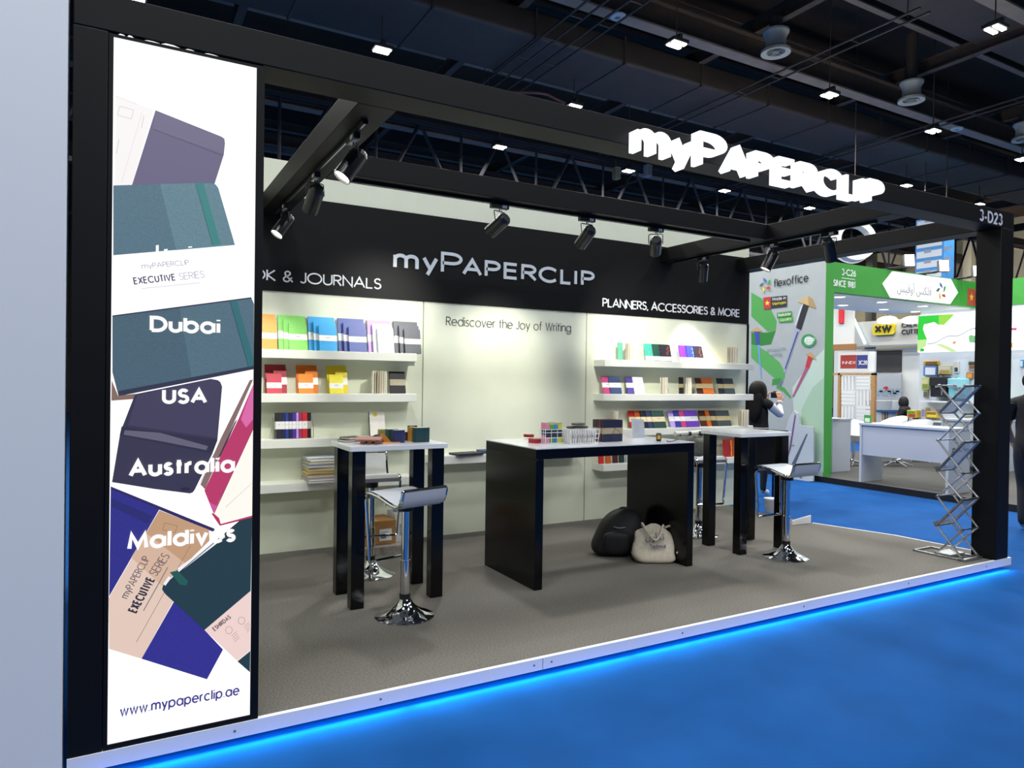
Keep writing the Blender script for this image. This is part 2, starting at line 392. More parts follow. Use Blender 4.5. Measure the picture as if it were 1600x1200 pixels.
b = MB(); b.box(-.17, -.14, 3.42, YW, ZP, 3.42); b.build('wall_panel', M_wall, bl)
# ---------------------------------------------------------------- black canopy frame
fr = thing('stand_canopy', 'black overhead beams of the stand on two corner posts', 'canopy', (3.3, 3.3, ZP))
ZB, ZT = 2.945, 3.09
def beam(name, x0, x1, y0, y1, z0=ZB, z1=ZT): MB().box(x0, x1, y0, y1, z0, z1).build(name, M_black, fr, bevel=.004)
beam('front_beam', -.16, 6.755, 3.2, 3.40)
beam('back_beam', 1.221, 5.339, 4.63, 4.83)
beam('cross_beam', 1.02, 1.22, 3.401, YW-.013)
beam('cross_beam', 5.34, 5.54, 3.401, YW-.013)
beam('cross_beam', 6.55, 6.755, 3.401, YW-.013)
beam('corner_post', 6.555, 6.755, 3.2, 3.40, ZP, ZB-.001)
beam('corner_post', -.16, -.0415, 3.2, 3.40, ZP, ZB-.001)
words('booth_number', 'pale booth number 3-D23 lettered on the corner of the front beam', 'lettering', C('d7d9e2'), '3-D23', (6.205, 3.199, 2.957), (1, 0, 0), (0, 0, 1), .10, .17, .003, .12, .355)
# ---------------------------------------------------------------- lettering on the wall
def brand(b, o, wid, h, t, depth, hb):
    """'my' + wide capitals with a taller P"""
    H = h
    o = Vector(o); X = Vector((1, 0, 0)); Z = Vector((0, 0, 1))
    x = 0
    parts = [('m', hb, t*1.1, .95, .12), ('y', hb, t*1.1, .95, .10), ('P', H*1.22, t, 1.42, -.04)]
    parts += [(c, H, t, w, g) for c, w, g in (('A', 1.06, .10), ('P', 1.30, .13), ('E', 1.22, .15), ('R', 1.30, .08), ('C', 1.02, .13), ('L', 1.1, .13), ('I', 1, .2), ('P', 1.28, 0))]
    tot = sum(G[c][0]*w*hh+tt+g*H for c, hh, tt, w, g in parts)
    k = wid/tot
    for c, hh, tt, w, g in parts:
        gw, st = G[c]
        for kk, pl_ in enumerate(st):
            b.ribbon([((a*w*hh*k)+x+tt/2, q*(hh-tt)+tt/2) for a, q in pl_], tt, o, X, Z, Vector((0, -1, 0)), depth+.0005*kk)
        x += (gw*w*hh+g*H)*k+tt*k
b = MB(); brand(b, (2.181, YW-.0125, 2.589), 2.257, .166, .030, .012, .19)
tag(b.build('brand_lettering', mat('silver_letter', 'cfd6dc', .4)), 'silver myPAPERCLIP lettering across the black band of the back wall', 'lettering')
words('wall_lettering', 'white NOTEBOOK & JOURNALS lettering, partly hidden by the light box', 'lettering', mat('white_letter', 'e8eaf0', .4), 'NOTEBOOK & JOURNALS', (.330, YW-.0125, 2.391), (1, 0, 0), (0, 0, 1), .098, .12, .006, .06, 1.742)
words('wall_lettering', 'white PLANNERS, ACCESSORIES & MORE lettering on the black band', 'lettering', mat('white_letter'), 'PLANNERS, ACCESSORIES & MORE', (4.544, YW-.0125, 2.386), (1, 0, 0), (0, 0, 1), .096, .135, .006, .04, 2.068)
words('wall_lettering', 'thin dark Rediscover the Joy of Writing lettering on the white wall', 'lettering', C('3c3f3e'), 'Rediscover the Joy of Writing', (2.72, YW-.0005, 2.098), (1, 0, 0), (0, 0, 1), .086, .075, .004, .09, 1.43)
# lit box letters on the front beam
b = MB(); brand(b, (2.54, 3.1995, 2.885), 2.28, .172, .027, .075, .195)
tag(b.build('illuminated_sign', mat('sign_glow', 'f4f6ff', .4, emit=1.5)), 'glowing white myPAPERCLIP box letters on the black front beam', 'sign')
# ---------------------------------------------------------------- shelves
def shelf(x0, x1, z0, z1, label):
    t = thing('wall_shelf', label, 'shelf', ((x0+x1)/2, 6.05, z0), group='floating shelves on the back wall')
    MB().box(x0, x1, 5.95, YW-.001, z0, z1).build('board', M_shelf, t, bevel=.003)
SL = (1.815, 1.452, 1.075, .71)
for z, w in zip(SL, ('top', 'second', 'third', 'lowest')):
    shelf(-.13, 2.35, z-.072, z, 'white %s floating shelf below the NOTEBOOK & JOURNALS lettering' % w)
    shelf(4.45, 6.67, z-.072, z, 'white %s floating shelf below the PLANNERS lettering' % w)
shelf(2.53, 4.2, .80, .877, 'white single floating shelf on the middle wall behind the black counter')
# ---------------------------------------------------------------- light box with the poster
lb = thing('light_box', 'tall backlit poster box of notebooks in a black frame beside the white wall', 'light box', (.24, 3.3, ZP))
b = MB(); b.box(-.04, .546, 3.2, 3.40, ZP, .124); b.box(-.04, -.024, 3.2, 3.4, .124, 2.927); b.box(.513, .546, 3.2, 3.4, .124, 2.927)
b.box(-.04, .546, 3.2, 3.4, 2.927, 2.938); b.box(-.024, .513, 3.26, 3.4, .124, 2.927); b.build('frame', M_black, lb)
LY = 3.206
def q2(*pts): return [atY(a/1.0, c/1.0, LY) for a, c in pts]
poster = MB(); poster.box(-.024, .513, LY, LY+.02, .124, 2.927)
pm = [E('ffffff', 1.15)]; pkeys = {}
lay = [0]
def clip(pts):      # keep the print inside the frame opening
    return [Vector((min(.5125, max(-.0235, p.x)), p.y, min(2.926, max(.125, p.z)))) for p in pts]
def shp(col, *pts, s=1.0):
    if col not in pkeys: pkeys[col] = len(pm); pm.append(E(col, s, .14 if col in ('527080', '60808e', '466070', '506c7c', '2e2a8c', '2c2a86') else 0))
    poster.m = pkeys[col]; lay[0] += 1
    y = LY-.0002*lay[0]
    poster.prism([Vector((p.x, y, p.z)) for p in clip(q2(*pts))], (0, .0002, 0))
def line(col, a, c, w):
    (x0, y0), (x1, y1) = a, c; d = math.hypot(x1-x0, y1-y0); nx, ny = -(y1-y0)/d*w/2, (x1-x0)/d*w/2
    shp(col, (x0+nx, y0+ny), (x1+nx, y1+ny), (x1-nx, y1-ny), (x0-nx, y0-ny))
def ptxt(col, txt, a, c, h, t=.17, gap=.08):
    """text from pixel a to pixel c (baseline), cap height h in metres"""
    if col not in pkeys: pkeys[col] = len(pm); pm.append(E(col))
    poster.m = pkeys[col]; lay[0] += 1; y = LY-.0002*lay[0]
    A = atY(*a, LY); B = atY(*c, LY); A.y = B.y = y+.0003; d = B-A
    up = Vector((-d.z, 0, d.x)).normalized()
    letter(poster, txt, A, d, up, h, t, .0004, gap, d.length)
shp('f6f2f2', (181, 150), (240, 172), (206, 290), (179, 290)); line('d9cfd2', (181, 150), (215, 163), .8); line('ddd6d8', (222, 175), (190, 285), .7)
for a, c in (((187, 166), (209, 172)), ((209, 172), (205, 186)), ((205, 186), (184, 180)), ((184, 180), (187, 166))): line('cfc4c6', a, c, .8)
line('cfc4c6', (225, 181), (221, 200), 1); line('cfc4c6', (186, 218), (182, 240), 1)
shp('66607e', (243, 172.5), (346, 213.7), (350.5, 217), (351.5, 224), (349.6, 242), (334.4, 290), (206, 290))
shp('6d6784', (243, 172.5), (346, 213.7), (350.5, 217), (351.5, 224), (349.6, 240), (239, 203))
line('4d4864', (239.5, 202), (347, 243), 1.2)
shp('527080', (177, 290), (309.5, 286.3), (331, 286.6), (337, 288.5), (341, 294), (367, 383), (177, 399))
shp('60808e', (250, 288), (309.5, 286.3), (331, 286.6), (337, 288.5), (341, 294), (367, 383), (275, 391))
shp('39807f', (305.6, 286.6), (317.7, 286.4), (344.6, 382.5), (332, 383.5)); line('24505a', (305.6, 287), (332, 383.5), .8)
shp('ffffff', (243.5, 383.5), (248, 383), (248, 394), (243.5, 394)); line('ffffff', (256, 391), (262, 390.2), 2.5); line('ffffff', (294, 386.5), (300, 386), 2)
ptxt('8c88a0', 'myPAPERCLIP', (222, 420.5), (296, 414), .021, .1, .05)
ptxt('57506e', 'EXECUTIVE', (209.5, 445), (275, 438.5), .029, .17, .05); ptxt('9a95ac', 'SERIES', (280.5, 438), (320, 434), .029, .08, .05)
line('d8d4de', (221, 451), (313, 442), 1.3)
shp('466070', (175.6, 493.5), (392.3, 465), (396.6, 475), (396.2, 573), (389.7, 577.5), (185, 618.5), (175.6, 581.5))
shp('506c7c', (280, 479.8), (392.3, 465), (396.6, 475), (396.2, 573), (300, 594))
line('2c2a48', (175.6, 494), (392.3, 465.5), 2); shp('2c3048', (185, 611), (396, 571.5), (396, 577), (185.5, 619))
shp('2f6a72', (359, 470.5), (369.5, 468.8), (396, 560), (396, 571), (388, 574)); line('1f3f50', (359, 471), (388, 574), .9)
shp('82685e', (174.5, 594), (184.6, 618.5), (211, 615), (209, 623.5), (174, 626))
shp('34304a', (211, 615.8), (329, 592), (340, 594), (344, 597), (346.8, 604), (339.4, 688), (331, 710), (304, 765), (301, 769), (296.5, 770.7), (240, 763.5), (175, 753), (188, 675))
shp('403b58', (215, 617), (329, 593), (343.5, 598), (345.5, 606), (338.5, 684), (200, 664))
shp('2b2840', (190, 666), (338.5, 687), (331, 708), (187, 680)); shp('625f74', (195, 672), (250, 676), (325, 697), (322, 703), (245, 688), (193, 679))
shp('24213a', (281, 763), (289, 760.5), (297, 762), (296, 766), (284, 766.5))
shp('e4e2f2', (347, 690), (366, 640), (342, 720), (310, 757), (331, 712))
shp('846a66', (389.7, 594), (395, 593), (369, 652), (320, 764), (312.8, 756.6), (345, 684))
shp('3a2a3c', (366, 660), (371, 654), (345, 712), (340, 716)); 
shp('b83666', (395.5, 600), (395, 671), (333, 801), (319, 766), (347, 706), (372, 655))
shp('d96aa8', (395.5, 600), (395, 655), (384, 668), (376, 655)); shp('d052a0', (327, 784), (338, 790), (333, 801))
shp('fffaf0', (395, 671), (393.6, 806), (345, 816), (333, 801)); line('d8d0c4', (394, 754), (352, 792), 1)
shp('b3315f', (333, 801), (342, 809), (344.5, 818), (394, 805), (393.8, 808.5), (343, 821), (330, 802)); line('a32c56', (395, 671), (334, 801), 1.6)
shp('2a1f5e', (173, 759.5), (335, 825.5), (334, 831), (173, 764.5))
shp('2c2a86', (173, 764), (249, 795), (170.5, 931)); shp('26246c', (173, 778), (238, 805), (231, 818), (172.6, 790))
shp('2e2a8c', (272, 938), (319, 983), (348, 1013.7), (323, 1060), (221, 1028))
shp('e2c8b8', (249, 796.5), (326, 827), (327, 844), (253, 915), (270.5, 939), (221, 1028), (170.4, 1012.6), (170, 933))
shp('c29a78', (249, 796.5), (326, 827), (327, 844), (290, 880), (228, 832)); shp('d6b49c', (228, 832), (290, 880), (253, 915), (205, 870))
for a, c in (((257, 816), (277, 821)), ((277, 821), (273, 832)), ((273, 832), (254, 827)), ((254, 827), (257, 816))): line('8a6a50', a, c, .7)
line('8a7868', (297, 852), (213, 1002), .8)
ptxt('5a4a50', 'myPAPERCLIP', (199, 935), (235, 871), .03, .1, .05); ptxt('2e2838', 'EXECUTIVE', (213, 957.5), (243, 904), .036, .18, .05); ptxt('54484e', 'SERIES', (244.5, 900), (266, 868), .036, .08, .05)
line('8a7a78', (224, 953), (262, 885), 1.6)
shp('1c3640', (393, 808), (375, 812), (262, 907), (254, 914), (253, 920), (258, 927), (319, 983), (391, 922))
shp('f2f0f6', (277, 887), (347, 836), (349, 840), (280, 893)); line('10202a', (279, 893.5), (374, 813), 1.2); shp('f2f0f6', (255, 911), (263, 899), (267, 902), (258, 914))
shp('1d5650', (265, 893), (277, 890), (293.5, 907), (291, 913.5), (281, 912.5))
shp('eed2cc', (391, 922), (390, 1014.7), (370, 1031), (319, 983)); ptxt('5a4a50', 'ESHIRDAS', (335, 985), (361, 964), .02, .16, .06)
for cx, cy in ((357, 983), (376.5, 968)):
    for k in range(8):
        a, c = k*PI/4, (k+1)*PI/4; line('a08a8c', (cx+5.5*math.cos(a), cy+6*math.sin(a)), (cx+5.5*math.cos(c), cy+6*math.sin(c)), .7)
    for k in range(4): line('a89496', (cx+4+k*1.5, cy+9+k*3), (cx+12+k*1.5, cy+2+k*3), .7)
shp('1c3640', (390, 1014.7), (389.5, 1048), (370, 1031))
ptxt('ffffff', 'Dubai', (233.5, 519), (343.5, 523), .066, .22, .05); ptxt('ffffff', 'USA', (252.5, 631), (323, 631), .064, .22, .06)
ptxt('ffffff', 'Australia', (200.5, 745.5), (366, 737.5), .07, .22, .05); ptxt('ffffff', 'Maldives', (198.5, 859), (367, 845), .07, .22, .05)
ptxt('3f3a8a', 'www.mypaperclip.ae', (187, 1117), (373, 1083), .042, .15, .06)
poster.build('poster', pm, lb, smooth=0)
for x0, x1, h in ((185, 196, 3), (199, 209, 4), (226, 250, 2), (252, 281, 4), (290, 304, 2), (320, 341, 2)):  # glowing slivers that stand in for light leaking out above the box
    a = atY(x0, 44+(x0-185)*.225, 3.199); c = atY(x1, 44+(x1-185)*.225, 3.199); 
    b = MB(); b.prism([Vector((a.x, 3.199, 2.938)), Vector((c.x, 3.199, 2.938)), Vector(((a.x+2*c.x)/3, 3.199, 2.938+h*.0014)), Vector(((3*a.x+c.x)/4, 3.199, 2.938+h*.0016))], (0, .004, 0)); b.build('light_leak', E('ffffff', 1.0), lb)
# ---------------------------------------------------------------- track spotlights
def track(label, x0, x1, y0, y1):
    t = thing('lighting_track', label, 'lighting track', ((x0+x1)/2, (y0+y1)/2, ZB-.02))
    MB().box(x0, x1, y0, y1, ZB-.021, ZB-.001).build('rail', M_black, t)
    b = MB()
    if x1-x0 > y1-y0: b.box(x0+.01, x1-.01, (y0+y1)/2-.004, (y0+y1)/2+.004, ZB-.0225, ZB-.021)
    else: b.box((x0+x1)/2-.004, (x0+x1)/2+.004, y0+.01, y1-.01, ZB-.0225, ZB-.021)
    b.build('contact_slot', M_alu, t)
track('black lighting track under the back beam', 1.3, 5.2, 4.71, 4.74)
track('black lighting track under the cross beam beside the light box', 1.105, 1.135, 3.6, 6.0)
track('black lighting track under the cross beam nearest the planners wall', 5.425, 5.455, 3.6, 6.0)
M_sp = mat('spot_black', '17171a', .3)
M_lens = mat('spot_lens', 'fff8ee', .3, emit=10)
def spot(label, loc, target, along='x', power=70, cone=46, blend=.75, lit=True, drop=.17, tagc=True):
    """loc = point on the track; target = world point it aims at"""
    x, y = loc
    t = thing('track_spotlight', label, 'spotlight', (x, y, ZB-.022), group='track spotlights')
    A = MB(); a, c = (.075, .02) if along == 'x' else (.02, .075)
    A.box(x-a, x+a, y-c, y+c, ZB-.055, ZB-.0225); ad = A.build('track_adapter', M_sp, t, bevel=.003)
    if tagc:
        b = MB(); b.box(x+a*.2, x+a*.75, y-c-.001, y-c, ZB-.05, ZB-.028) if along == 'x' else b.box(x-a-.001, x-a, y-c*.7, y-c*.1, ZB-.05, ZB-.028)
        b.box(x-a*.6, x+a*.6, y-c*.6, y+c*.6, ZB-.0558, ZB-.055); b.build('rating_label', C('b9bcc4'), ad)
    p = Vector((x, y, ZB-drop)); d = (Vector(target)-p).normalized()
    sd = d.cross(Vector((0, 0, 1))).normalized()
    top = Vector((x, y, ZB-.055)); R = .052
    b = MB(); b.tube([top, top-Vector((0, 0, .02)), top-Vector((0, 0, .02))+sd*(R+.008), p+sd*(R+.008)-d*.02], .004, 6, smooth=.015)
    b.tube([top-Vector((0, 0, .02)), top-Vector((0, 0, .02))-sd*(R+.008), p-sd*(R+.008)-d*.02], .004, 6, smooth=.015); b.build('yoke', M_sp, t)
    M = aimM(p, d)
    b = MB(); b.lathe([(.001, .085), (R*.7, .085), (R*.93, .07), (R, .05), (R, -.11), (R*.9, -.11), (R*.88, -.095), (.001, -.095)], 28, M); bo = b.build('lamp_head', M_sp, t)
    b = MB(); b.lathe([(R*.86, -.096), (R*.86, -.0975), (.001, -.0975)], 24, M); b.build('lens', M_lens if lit else C('2a2a2a'), bo)
    b = MB(); b.tube([top+Vector((.01, 0, 0)), top+Vector((.035, .01, -.03)), top+Vector((.03, -.015, -.055)), p-d*.075], .0025, 5, smooth=.03); b.build('cable', M_sp, t)
    if lit:
        l = bpy.data.lights.new('spot_beam', 'SPOT'); l.energy = power; l.spot_size = math.radians(cone); l.spot_blend = blend; l.shadow_soft_size = .03; l.color = (1, .985, .89)
        o = bpy.data.objects.new('spot_beam', l); COL.objects.link(o); o.matrix_world = aimM(p+d*.115, d)
SPW = 84
spot('black track spotlight on the back beam above the m of the wall lettering', (2.52, 4.725), (2.05, 6.15, 2.0), power=SPW*1.1, cone=62, blend=1)
spot('black track spotlight on the back beam above the end of PAPERCLIP', (3.33, 4.725), (3.28, 6.15, 1.75), power=SPW*1.25, cone=54, blend=1)
spot('black track spotlight on the back beam close to the white wall corner', (4.06, 4.725), (5.2, 6.15, 1.95), power=SPW*1.9, cone=70, blend=1)
sl = [atZ(547, 214, ZB-.03), atZ(484, 274, ZB-.03), atZ(443, 322, ZB-.03)]
spot('black lit track spotlight on the light box cross beam, nearest the front', (1.12, sl[0].y), (.30, 3.75, 1.6), 'y', power=SPW*.25)
spot('black track spotlight turned to the wall on the light box cross beam', (1.12, sl[1].y), (.95, 6.15, 1.45), 'y', power=SPW*1.1)
spot('black lit track spotlight on the light box cross beam, close to the post edge', (1.12, sl[2].y), (.10, 5.35, 1.3), 'y', power=SPW*.8)
sr = [atZ(1113, 405, ZB-.03), atZ(1228, 386, ZB-.03), atZ(1312, 367, ZB-.03)]
spot('black track spotlight hanging before the end of the black wall band', (5.44, sr[0].y), (5.9, 6.15, 1.7), 'y', power=SPW*1.2)
spot('black track spotlight above the pinwheel logo of the neighbouring stand', (5.44, sr[1].y), (4.6, 5.2, .8), 'y', power=SPW*.25)
spot('black lit track spotlight overlapping the round ring lamp beyond', (5.44, sr[2].y), (6.6, 4.4, .9), 'y', power=SPW*.2)
# ---------------------------------------------------------------- tables
def bar_table(label, x0, x1, y0, y1, zt=1.152):
    t = thing('bar_table', label, 'table', ((x0+x1)/2, (y0+y1)/2, ZP), group='bar tables')
    MB().rbox(x0, x1, y0, y1, zt-.032, zt, .012).build('table_top', M_white, t, bevel=.002)
    for x in (x0+.02, x1-.02-.088):
        for y in (y0+.02, y1-.02-.08):
            MB().box(x, x+.088, y, y+.08, ZP, zt-.033).build('leg', M_gloss, t, bevel=.002)
    return t
bar_table('white topped bar table on black square legs strewn with coloured boxes', 1.295, 1.975, 4.40, 4.87)
bar_table('white topped bar table with bare top on black square legs by the planners wall', 4.68, 5.325, 4.30, 4.79)
ct = thing('display_counter', 'large black panel counter with glossy white top in the middle of the stand', 'counter', (3.33, 4.63, ZP))
MB().box(2.585, 4.085, 4.245, 5.02, 1.03, 1.100).build('top_panel', M_gloss, ct, bevel=.002)
MB().box(2.585, 4.085, 4.245, 5.02, 1.1005, 1.108).build('table_top', M_white, ct)
for x in (2.585, 4.02): MB().box(x, x+.065, 4.245, 5.02, ZP, 1.0295).build('side_panel', M_gloss, ct, bevel=.002)
# ---------------------------------------------------------------- chrome bar stools
M_seatback = mat('stool_leather', 'c3c8d0', .4)
def stool(label, x, y, rz, zs=.765, proto=[], tall=False):
    t = thing('bar_stool', label, 'stool', (x, y, ZP), rz, 'chrome bar stools')
    if proto and not tall:
        for ch in list(proto[0].children):
            c = ch.copy(); COL.objects.link(c); c.parent = t
            for g in ch.children:
                d = g.copy(); COL.objects.link(d); d.parent = c
        return t
    if not tall: proto.append(t)
    b = MB(); b.lathe([(.186, 0), (.186, .006), (.176, .012), (.14, .026), (.095, .046), (.062, .072), (.043, .098), (.036, .112), (.001, .113)], 40); b.build('base', M_chrome, t, local=True)
    b = MB(); b.lathe([(.030, .112), (.030, .355), (.026, .357)], 24); b.lathe([(.026, .357), (.026, zs-.09)], 24); b.build('column', M_chrome, t, local=True)
    b = MB(); b.lathe([(.034, .110), (.034, .145)], 24); b.lathe([(.05, zs-.1), (.05, zs-.055)], 20); b.build('collar', mat('black_rubber', '15151a', .5), t, local=True)
    b = MB(); b.tube([(.03, 0, zs-.08), (.18, .02, zs-.085), (.22, .02, zs-.1)], .006, 8, smooth=.03); b.build('lift_lever', M_chrome, t, local=True)
    prof = [(.185, -.035), (.19, -.012), (.175, .004), (.13, .006), (.05, -.006), (-.04, -.03), (-.105, -.046), (-.14, -.045), (-.165, -.03), (-.178, -.003), (-.187, .03), (-.192, .055)]
    if tall: prof = prof[:-2]+[(-.19, .03), (-.203, .075), (-.212, .115), (-.215, .135)]
    pz = [(a, zs+c) for a, c in prof]
    b = MB(); b.sheet(pz, -.158, .158, .022); b.build('seat', M_leath if tall else M_seatback, t, local=True)
    b = MB()
    rail = [Vector((0, a, c)) for a, c in pz]
    loop = [p+Vector((-.166, 0, 0)) for p in rail[1:]]+[p+Vector((.166, 0, 0)) for p in rail[:0:-1]]
    b.tube(fillet(loop, .035), .012, 8); b.build('seat_frame', M_chrome, t, local=True)
    b = MB(); b.tube([(-.166, .17, zs-.008), (-.166, .195, zs-.04), (-.15, .175, .36), (-.15, .175, .33), (.15, .175, .33), (.15, .175, .36), (.166, .195, zs-.04), (.166, .17, zs-.008)], .0105, 8, smooth=.035)
    b.build('footrest', M_chrome, t, local=True)
    b = MB(); b.tube([(-.162, 0, zs-.04), (0, 0, zs-.06), (.162, 0, zs-.04)], .009, 8); b.lathe([(.03, zs-.09), (.05, zs-.055)], 16); b.build('seat_bracket', M_chrome, t, local=True)
    return t
stool('chrome bar stool with grey seat standing in front of the bar table with boxes', 1.585, 4.165, math.radians(16))
stool('chrome bar stool with white seat standing behind the bar table with boxes', 1.685, 5.16, math.radians(176), tall=True)
stool('chrome bar stool with white seat standing in front of the bare bar table', 5.01, 4.09, math.radians(2))
stool('chrome bar stool half hidden between the black counter and the bare bar table', 4.95, 5.07, math.radians(172))
# ---------------------------------------------------------------- notebooks
M_page = mat('page_white', 'efece2', .7)
def notebook(label, x, y, z, w, h, th, col, band=None, lean=0, rz=0, bz=(.38, .6), cat='notebook', group=None, name='notebook', extra=None, strap=None, roll=0):
    """standing notebook: x,y = middle of the foot, cover faces -y before the turn rz; lean tips the top back"""
    t = thing(name, label, cat, (x, y, z), rz, group)
    t.rotation_euler = (lean and -lean or 0, roll, rz)
    t.rotation_mode = 'XYZ'
    m = C(col, .45)
    b = MB(); b.box(-w/2, w/2, -th/2, -th/2+.0025, 0, h); b.box(-w/2, w/2, th/2-.0025, th/2, 0, h); b.box(-w/2, -w/2+.0025, -th/2+.0025, th/2-.0025, 0, h); b.build('cover', m, t, local=True)
    b = MB(); b.box(-w/2+.003, w/2-.003, -th/2+.0026, th/2-.0026, .003, h-.003); b.build('page_block', M_page, t, local=True)
    if band:
        b = MB(); b.box(-w/2-.0008, w/2+.0008, -th/2-.0009, th/2+.0009, h*bz[0], h*bz[1]); b.m = 1
        b.box(-w*.12, w*.12, -th/2-.0012, -th/2-.0009, h*(bz[0]*.45+bz[1]*.55), h*(bz[0]*.35+bz[1]*.65)); b.build('paper_band', [C(band, .6), C('a9a49a')], t, local=True)
    if strap:
        b = MB(); b.box(w*.33, w*.37, -th/2-.0012, th/2+.0012, -.0005, h+.0008); b.build('elastic_strap', C(strap), t, local=True)
    if extra: extra(t, w, h, th)
    return t
LN = math.radians(12)
def px_x(px, py, y=6.03): return atY(px, py, y).x
names1 = (('orange', 'f59a2c', 391, 432.4), ('lime green', '86d664', 436.8, 479.5), ('sky blue', '2fa8e8', 484.5, 526), ('navy blue', '4a5aa0', 531.6, 572.4), ('lilac', 'c79be8', 578, 615), ('dark grey', '5a5d66', 619.6, 657))
for nm, col, xa, xb in names1:
    X0, X1 = px_x(xa, 548), px_x(xb, 548); w = X1-X0
    for k, (ww, hh, nb) in enumerate(((w, .30, 'tall'), (w*.83, .262, 'middle sized'), (w*.67, .226, 'small'))):
        c2 = 'f4f3fa' if (nm == 'lilac' and k) else col
        cn = 'white' if (nm == 'lilac' and k) else nm
        notebook('%s %s notebook %s %s trio, top journals shelf' % (nb, cn, ('at the back of the', 'in the middle of the', 'at the front of the')[k], nm),
                 X1-ww/2, 6.07-.03*k, SL[0]+.0015, ww, hh, .013, c2, 'fbfaf6', LN, bz=(.34+.03*k-.02, .54+.03*k), group='notebook trios on the top journals shelf')
for nm, col, c2, xa, xb in (('red', '9c2433', 'c63a4c', 416, 449), ('orange', 'd9741c', 'f08a24', 465.6, 498), ('yellow', 'e6cf22', 'f8e832', 513.8, 544.4)):
    X0, X1 = px_x(xa, 613), px_x(xb, 613); w = X1-X0
    g = 'notebook trios on the second journals shelf'
    notebook('tall %s notebook at the back of the %s trio on the second journals shelf' % (nm, nm), X0+w/2, 6.075, SL[1]+.0015, w, .243, .012, col, None, LN, group=g)
    notebook('%s notebook with high white band on the second journals shelf' % nm, X1-w*.31, 6.045, SL[1]+.0015, w*.62, .205, .012, col, 'fbfaf6', LN, bz=(.36, .66), group=g)
    notebook('small %s notebook with low white band in front on the second journals shelf' % nm, X0+w*.36, 6.01, SL[1]+.0015, w*.7, .165, .014, c2, 'fbfaf6', LN, bz=(.26, .54), group=g)
def open_book(label, x, y, z, w, h, cover, group=None, leaves=7, page='f3f0e6', spread=42, rz=0):
    t = thing('open_notebook', label, 'notebook', (x, y, z), rz, group)
    d = w*.62
    def leaf(b, a, th, l):
        a = math.radians(a); dx, dy = math.sin(a), -math.cos(a); nx, ny = -dy*th/2, dx*th/2
        b.prism([(nx, .03+ny, 0), (dx*l+nx, .03+dy*l+ny, 0), (dx*l-nx, .03+dy*l-ny, 0), (-nx, .03-ny, 0)], (0, 0, h))
    b = MB(); leaf(b, -spread-6, .003, d); leaf(b, spread+6, .003, d); b.build('cover', C(cover, .5), t, local=True)
    b = MB()
    for k in range(leaves): b.m = k % 2; leaf(b, -spread+2*spread*k/(leaves-1), .004, d*(.97-.04*(k % 2)))
    b.build('pages', [C(page, .7), C('d9cfae', .7)], t, local=True)
    return t
gO = 'notebooks standing open on the shelves'
open_book('white notebook standing open beside the black notebook on the second journals shelf', px_x(592, 612, 6.02), 6.04, SL[1]+.001, .15, .2, 'e4e0cc', gO)
notebook('black notebook with beige band leaning at the end of the second journals shelf', px_x(623, 613), 6.05, SL[1]+.0015, .145, .2, .02, '1b1a20', 'b3a88e', LN, bz=(.36, .64))
# row of slim notebooks in a wire stand, third shelf
row = (('black', '26242c', 431, 441), ('dark navy', '23264a', 441, 445), ('royal blue', '243a86', 445.4, 451), ('midnight blue', '1f2046', 451.4, 456), ('purple', '4c2a8e', 456.4, 462.4), ('lilac', 'b79be0', 462.8, 466.6), ('raspberry', 'a02a5c', 467, 471.8), ('red', 'c4242c', 472.2, 480.4), ('plain black', '141318', 480.8, 486))
for nm, col, xa, xb in row:
    X0, X1 = px_x(xa, 684, 5.99), px_x(xb, 684, 5.99)
    notebook('%s slim notebook with pale band in the wire stand on the third journals shelf' % nm, (X0+X1)/2, 6.02, SL[2]+.004, X1-X0-.002, .212, .07, col, 'eceaea' if nm != 'plain black' else 'b0a69a', math.radians(4), bz=(.36, .66), group='slim notebooks in the wire stand')
ws = thing('wire_stand', 'thin wire stand holding the row of slim notebooks on the third journals shelf', 'stand', (px_x(458, 684, 6), 6.02, SL[2]))
X0, X1 = px_x(430, 684, 5.99)-.012, px_x(486.5, 684, 5.99)+.012
b = MB()
for x in (X0, X1): b.tube([(x, 5.965, SL[2]+.01), (x, 5.975, SL[2]+.10), (x, 6.075, SL[2]+.2), (x, 6.09, SL[2]+.004), (x, 5.96, SL[2]+.004)], .0025, 5)
b.tube([(X0, 5.965, SL[2]+.006), (X1, 5.965, SL[2]+.006)], .002, 5); b.tube([(X0, 6.09, SL[2]+.006), (X1, 6.09, SL[2]+.006)], .002, 5); b.build('wire_frame', M_chrome, ws)
def dot(t, w, h, th):
    b = MB(); b.lathe([(.019, 0), (.019, .001), (.001, .001)], 16, Matrix.Translation((-w*.12, -th/2-.0001, h*.88)) @ Matrix.Rotation(PI/2, 4, 'X')); b.build('round_sticker', C('e3c92a'), t, local=True)
    b = MB(); b.box(-w/2-.0012, -w/2-.0002, -th/2, th/2, 0, h); b.build('spine', C('22382f'), t, local=True)
notebook('white notebook with yellow round sticker behind the table on the third journals shelf', px_x(590, 684), 6.03, SL[2]+.0015, .14, .215, .025, 'efe9e0', None, LN, extra=dot)
